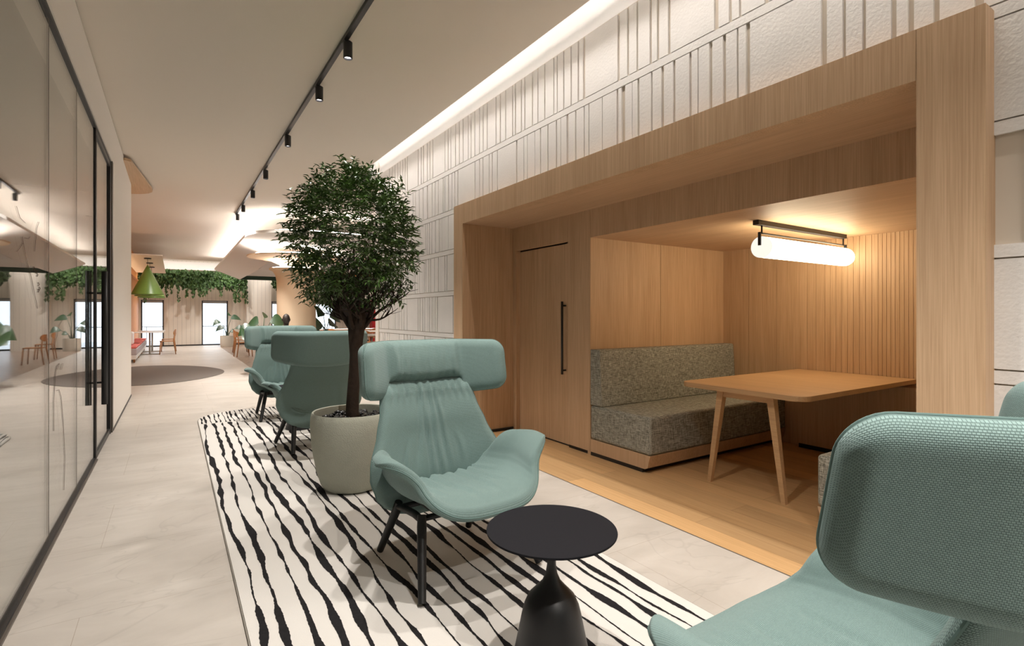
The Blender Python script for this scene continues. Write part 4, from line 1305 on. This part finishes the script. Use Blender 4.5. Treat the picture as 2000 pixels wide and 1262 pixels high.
# potted plants
def big_plant(name, x, y, potr, poth, leaves, lb, potm, z0=0.0, plb=None):
    e = empty(name, (x, y, z0 + poth * .9)); tag(e, lb, 'plant')
    p = empty('plant_pot', (x, y, z0)); tag(p, plb, 'plant pot')
    o = MB().lathe([(0, 0), (potr * .92, 0), (potr, poth * .2), (potr, poth), (potr * .9, poth), (potr * .88, poth * .88), (0, poth * .88)], (0, 0, 0), 32).build('pot_body', potm, p); autosmooth(o, 40)
    for (dx, dy, h, L_, wd, droop) in leaves:
        base = Vector((dx * .12, dy * .12, 0)); topv = Vector((dx, dy, h))
        wd *= 1.7; L_ *= 1.2
        mid = base.lerp(topv, .5) + Vector((-dx * .2, -dy * .2, h * .12))
        st_ = MB().tube([base, mid, topv], [.014, .011, .007], 6).build('stem', M['bigleaf'], e, smooth=True)
        d = Vector((dx, dy, 0)); d = d.normalized() if d.length > .01 else Vector((1, 0, 0))
        sd = (Vector((-d.y, d.x, 0)) * .72 + Vector((0, 0, .69 if dx + dy > 0 else -.69))); n_ = 8
        vs = []; 
        for i in range(n_ + 1):
            t = i / n_; w_ = wd * math.sin(PI * min(.98, max(.03, t)) ** .8)
            c_ = topv + d * L_ * t * (1 - .25 * t) + Vector((0, 0, L_ * (.35 * t - droop * t * t)))
            vs += [c_ + sd * w_ + Vector((0, 0, .03 * w_ / wd)), c_, c_ - sd * w_ + Vector((0, 0, .03 * w_ / wd))]
        mb = MB(); fs = []
        for i in range(n_):
            for k in (0, 1): fs.append((3 * i + k, 3 * i + k + 1, 3 * i + 4 + k, 3 * i + 3 + k))
        mb.add(vs, fs); mb.build('leaf', M['bigleaf'], st_, smooth=True)
big_plant('potted_plant', 1.93, 25.2, .27, .47, [(-.12, .0, .35, .35, .09, .7), (.15, .1, .75, .6, .10, .5), (.3, -.1, .35, .35, .09, .6), (-.25, -.1, .6, .35, .08, .7), (.05, .1, .9, .25, .07, .3), (.12, 0, .2, .2, .07, .4)],
          'banana-like plant with arching leaves in a white pot before the second far window', M['whitepot'], 0.002, 'round white pot standing below the second far window')
big_plant('potted_plant', 1.74, 13.2, .14, .75, [(-.2, .0, .30, .35, .12, .6), (-.1, .1, .45, .35, .12, .5), (.15, .0, .50, .35, .12, .5), (.2, -.1, .25, .3, .11, .5), (.05, .2, .60, .3, .05, .1), (-.25, -.2, .18, .3, .12, .5), (.25, .1, .42, .3, .10, .7)],
          'broad-leaved plant with dark leaves behind the farthest teal armchair', M['whitepot'], 0.002, 'pot hidden behind the farthest armchair holding a broad-leaved plant')
big_plant('potted_plant', 3.70, 15.6, .22, .6, [(-.12, -.05, .55, .35, .15, .8), (.12, .0, .75, .35, .15, .8), (0, -.12, .35, .32, .15, .9), (-.05, .1, .9, .25, .12, .9), (.15, .15, .5, .4, .12, .4), (-.15, .15, .3, .3, .13, .6)],
          'fresh green large-leaved plant right of the tan column', M['whitepot'], 0.002, 'pot right of the tan column behind the tree trunk')

# bust on a plinth
bu = empty('bust_sculpture', (2.13, 12.6, .92)); tag(bu, 'dark bronze head and shoulders bust in front of the tan column', 'sculpture')
m = MB()
m.lathe([(.0, -.0), (.155, 0), (.16, .03), (.13, .09), (.085, .125), (.058, .16), (.052, .21), (.06, .25), (.02, .26)], (0, 0, 0), 28)
m.ellipsoid((0, -.015, .335), (.078, .098, .118), 24, 16)
m.ellipsoid((0, -.105, .315), (.012, .02, .022), 10, 6)
for s_ in (-1, 1): m.ellipsoid((s_ * .080, 0, .32), (.010, .02, .03), 8, 6)
m.build('bust_body', M['bust'], bu, smooth=True)
o = B(1.93, 2.33, 12.4, 12.8, 0, .92).build('plinth', M['whitetop']); tag(o, 'white plinth under the dark bust', 'plinth')

# screen, red cabinet on the far wall
sn = empty('wall_screen', (7.7, 26.76, 1.2)); tag(sn, 'dark rectangular wall screen at the far end behind the tree', 'screen')
B(-.76, .76, -.03, .03, -.06, .95).build('panel', M['darkscreen'], sn, bevel=.01)
rc = empty('red_cabinet', (9.1, 26.5, 0)); tag(rc, 'bright red tall cabinet at the far right edge of the cafe', 'cabinet')
B(-.55, .75, -.2, .25, .002, 1.19).build('lower_box', M['red'], rc, bevel=.01)
B(-.55, .75, -.2, .25, 1.23, 2.1).build('upper_box', M['red'], rc, bevel=.01)
B(-.55, .75, -.19, .25, 1.19, 1.23).build('shelf_rail', M['blind'], rc)

# added fill spots without fittings, to brighten the column and the cafe end
def area(name, loc, sx, sy, power, col, rot=(0, 0, 0)):
    ld = bpy.data.lights.new(name, 'AREA'); ld.shape = 'RECTANGLE'; ld.size = sx; ld.size_y = sy; ld.energy = power; ld.color = col
    o_ = bpy.data.objects.new(name, ld); COL.objects.link(o_); o_.location = loc; o_.rotation_euler = rot; return o_
for (x, y, p_) in ((7.0, 15.5, 380), (7.0, 21.5, 480), (5.0, 19.0, 360), (1.0, 24.0, 300), (0.4, 20.0, 320), (0.4, 16.5, 260), (2.0, 25.0, 160)):
    zz = 3.55 if x < 1.3 or y > 24 else 2.75
    spot('cafe_fill_spot', (x, y, zz), (x, y + .6, 0), p_, 2.3, 1.0, rad=.08)
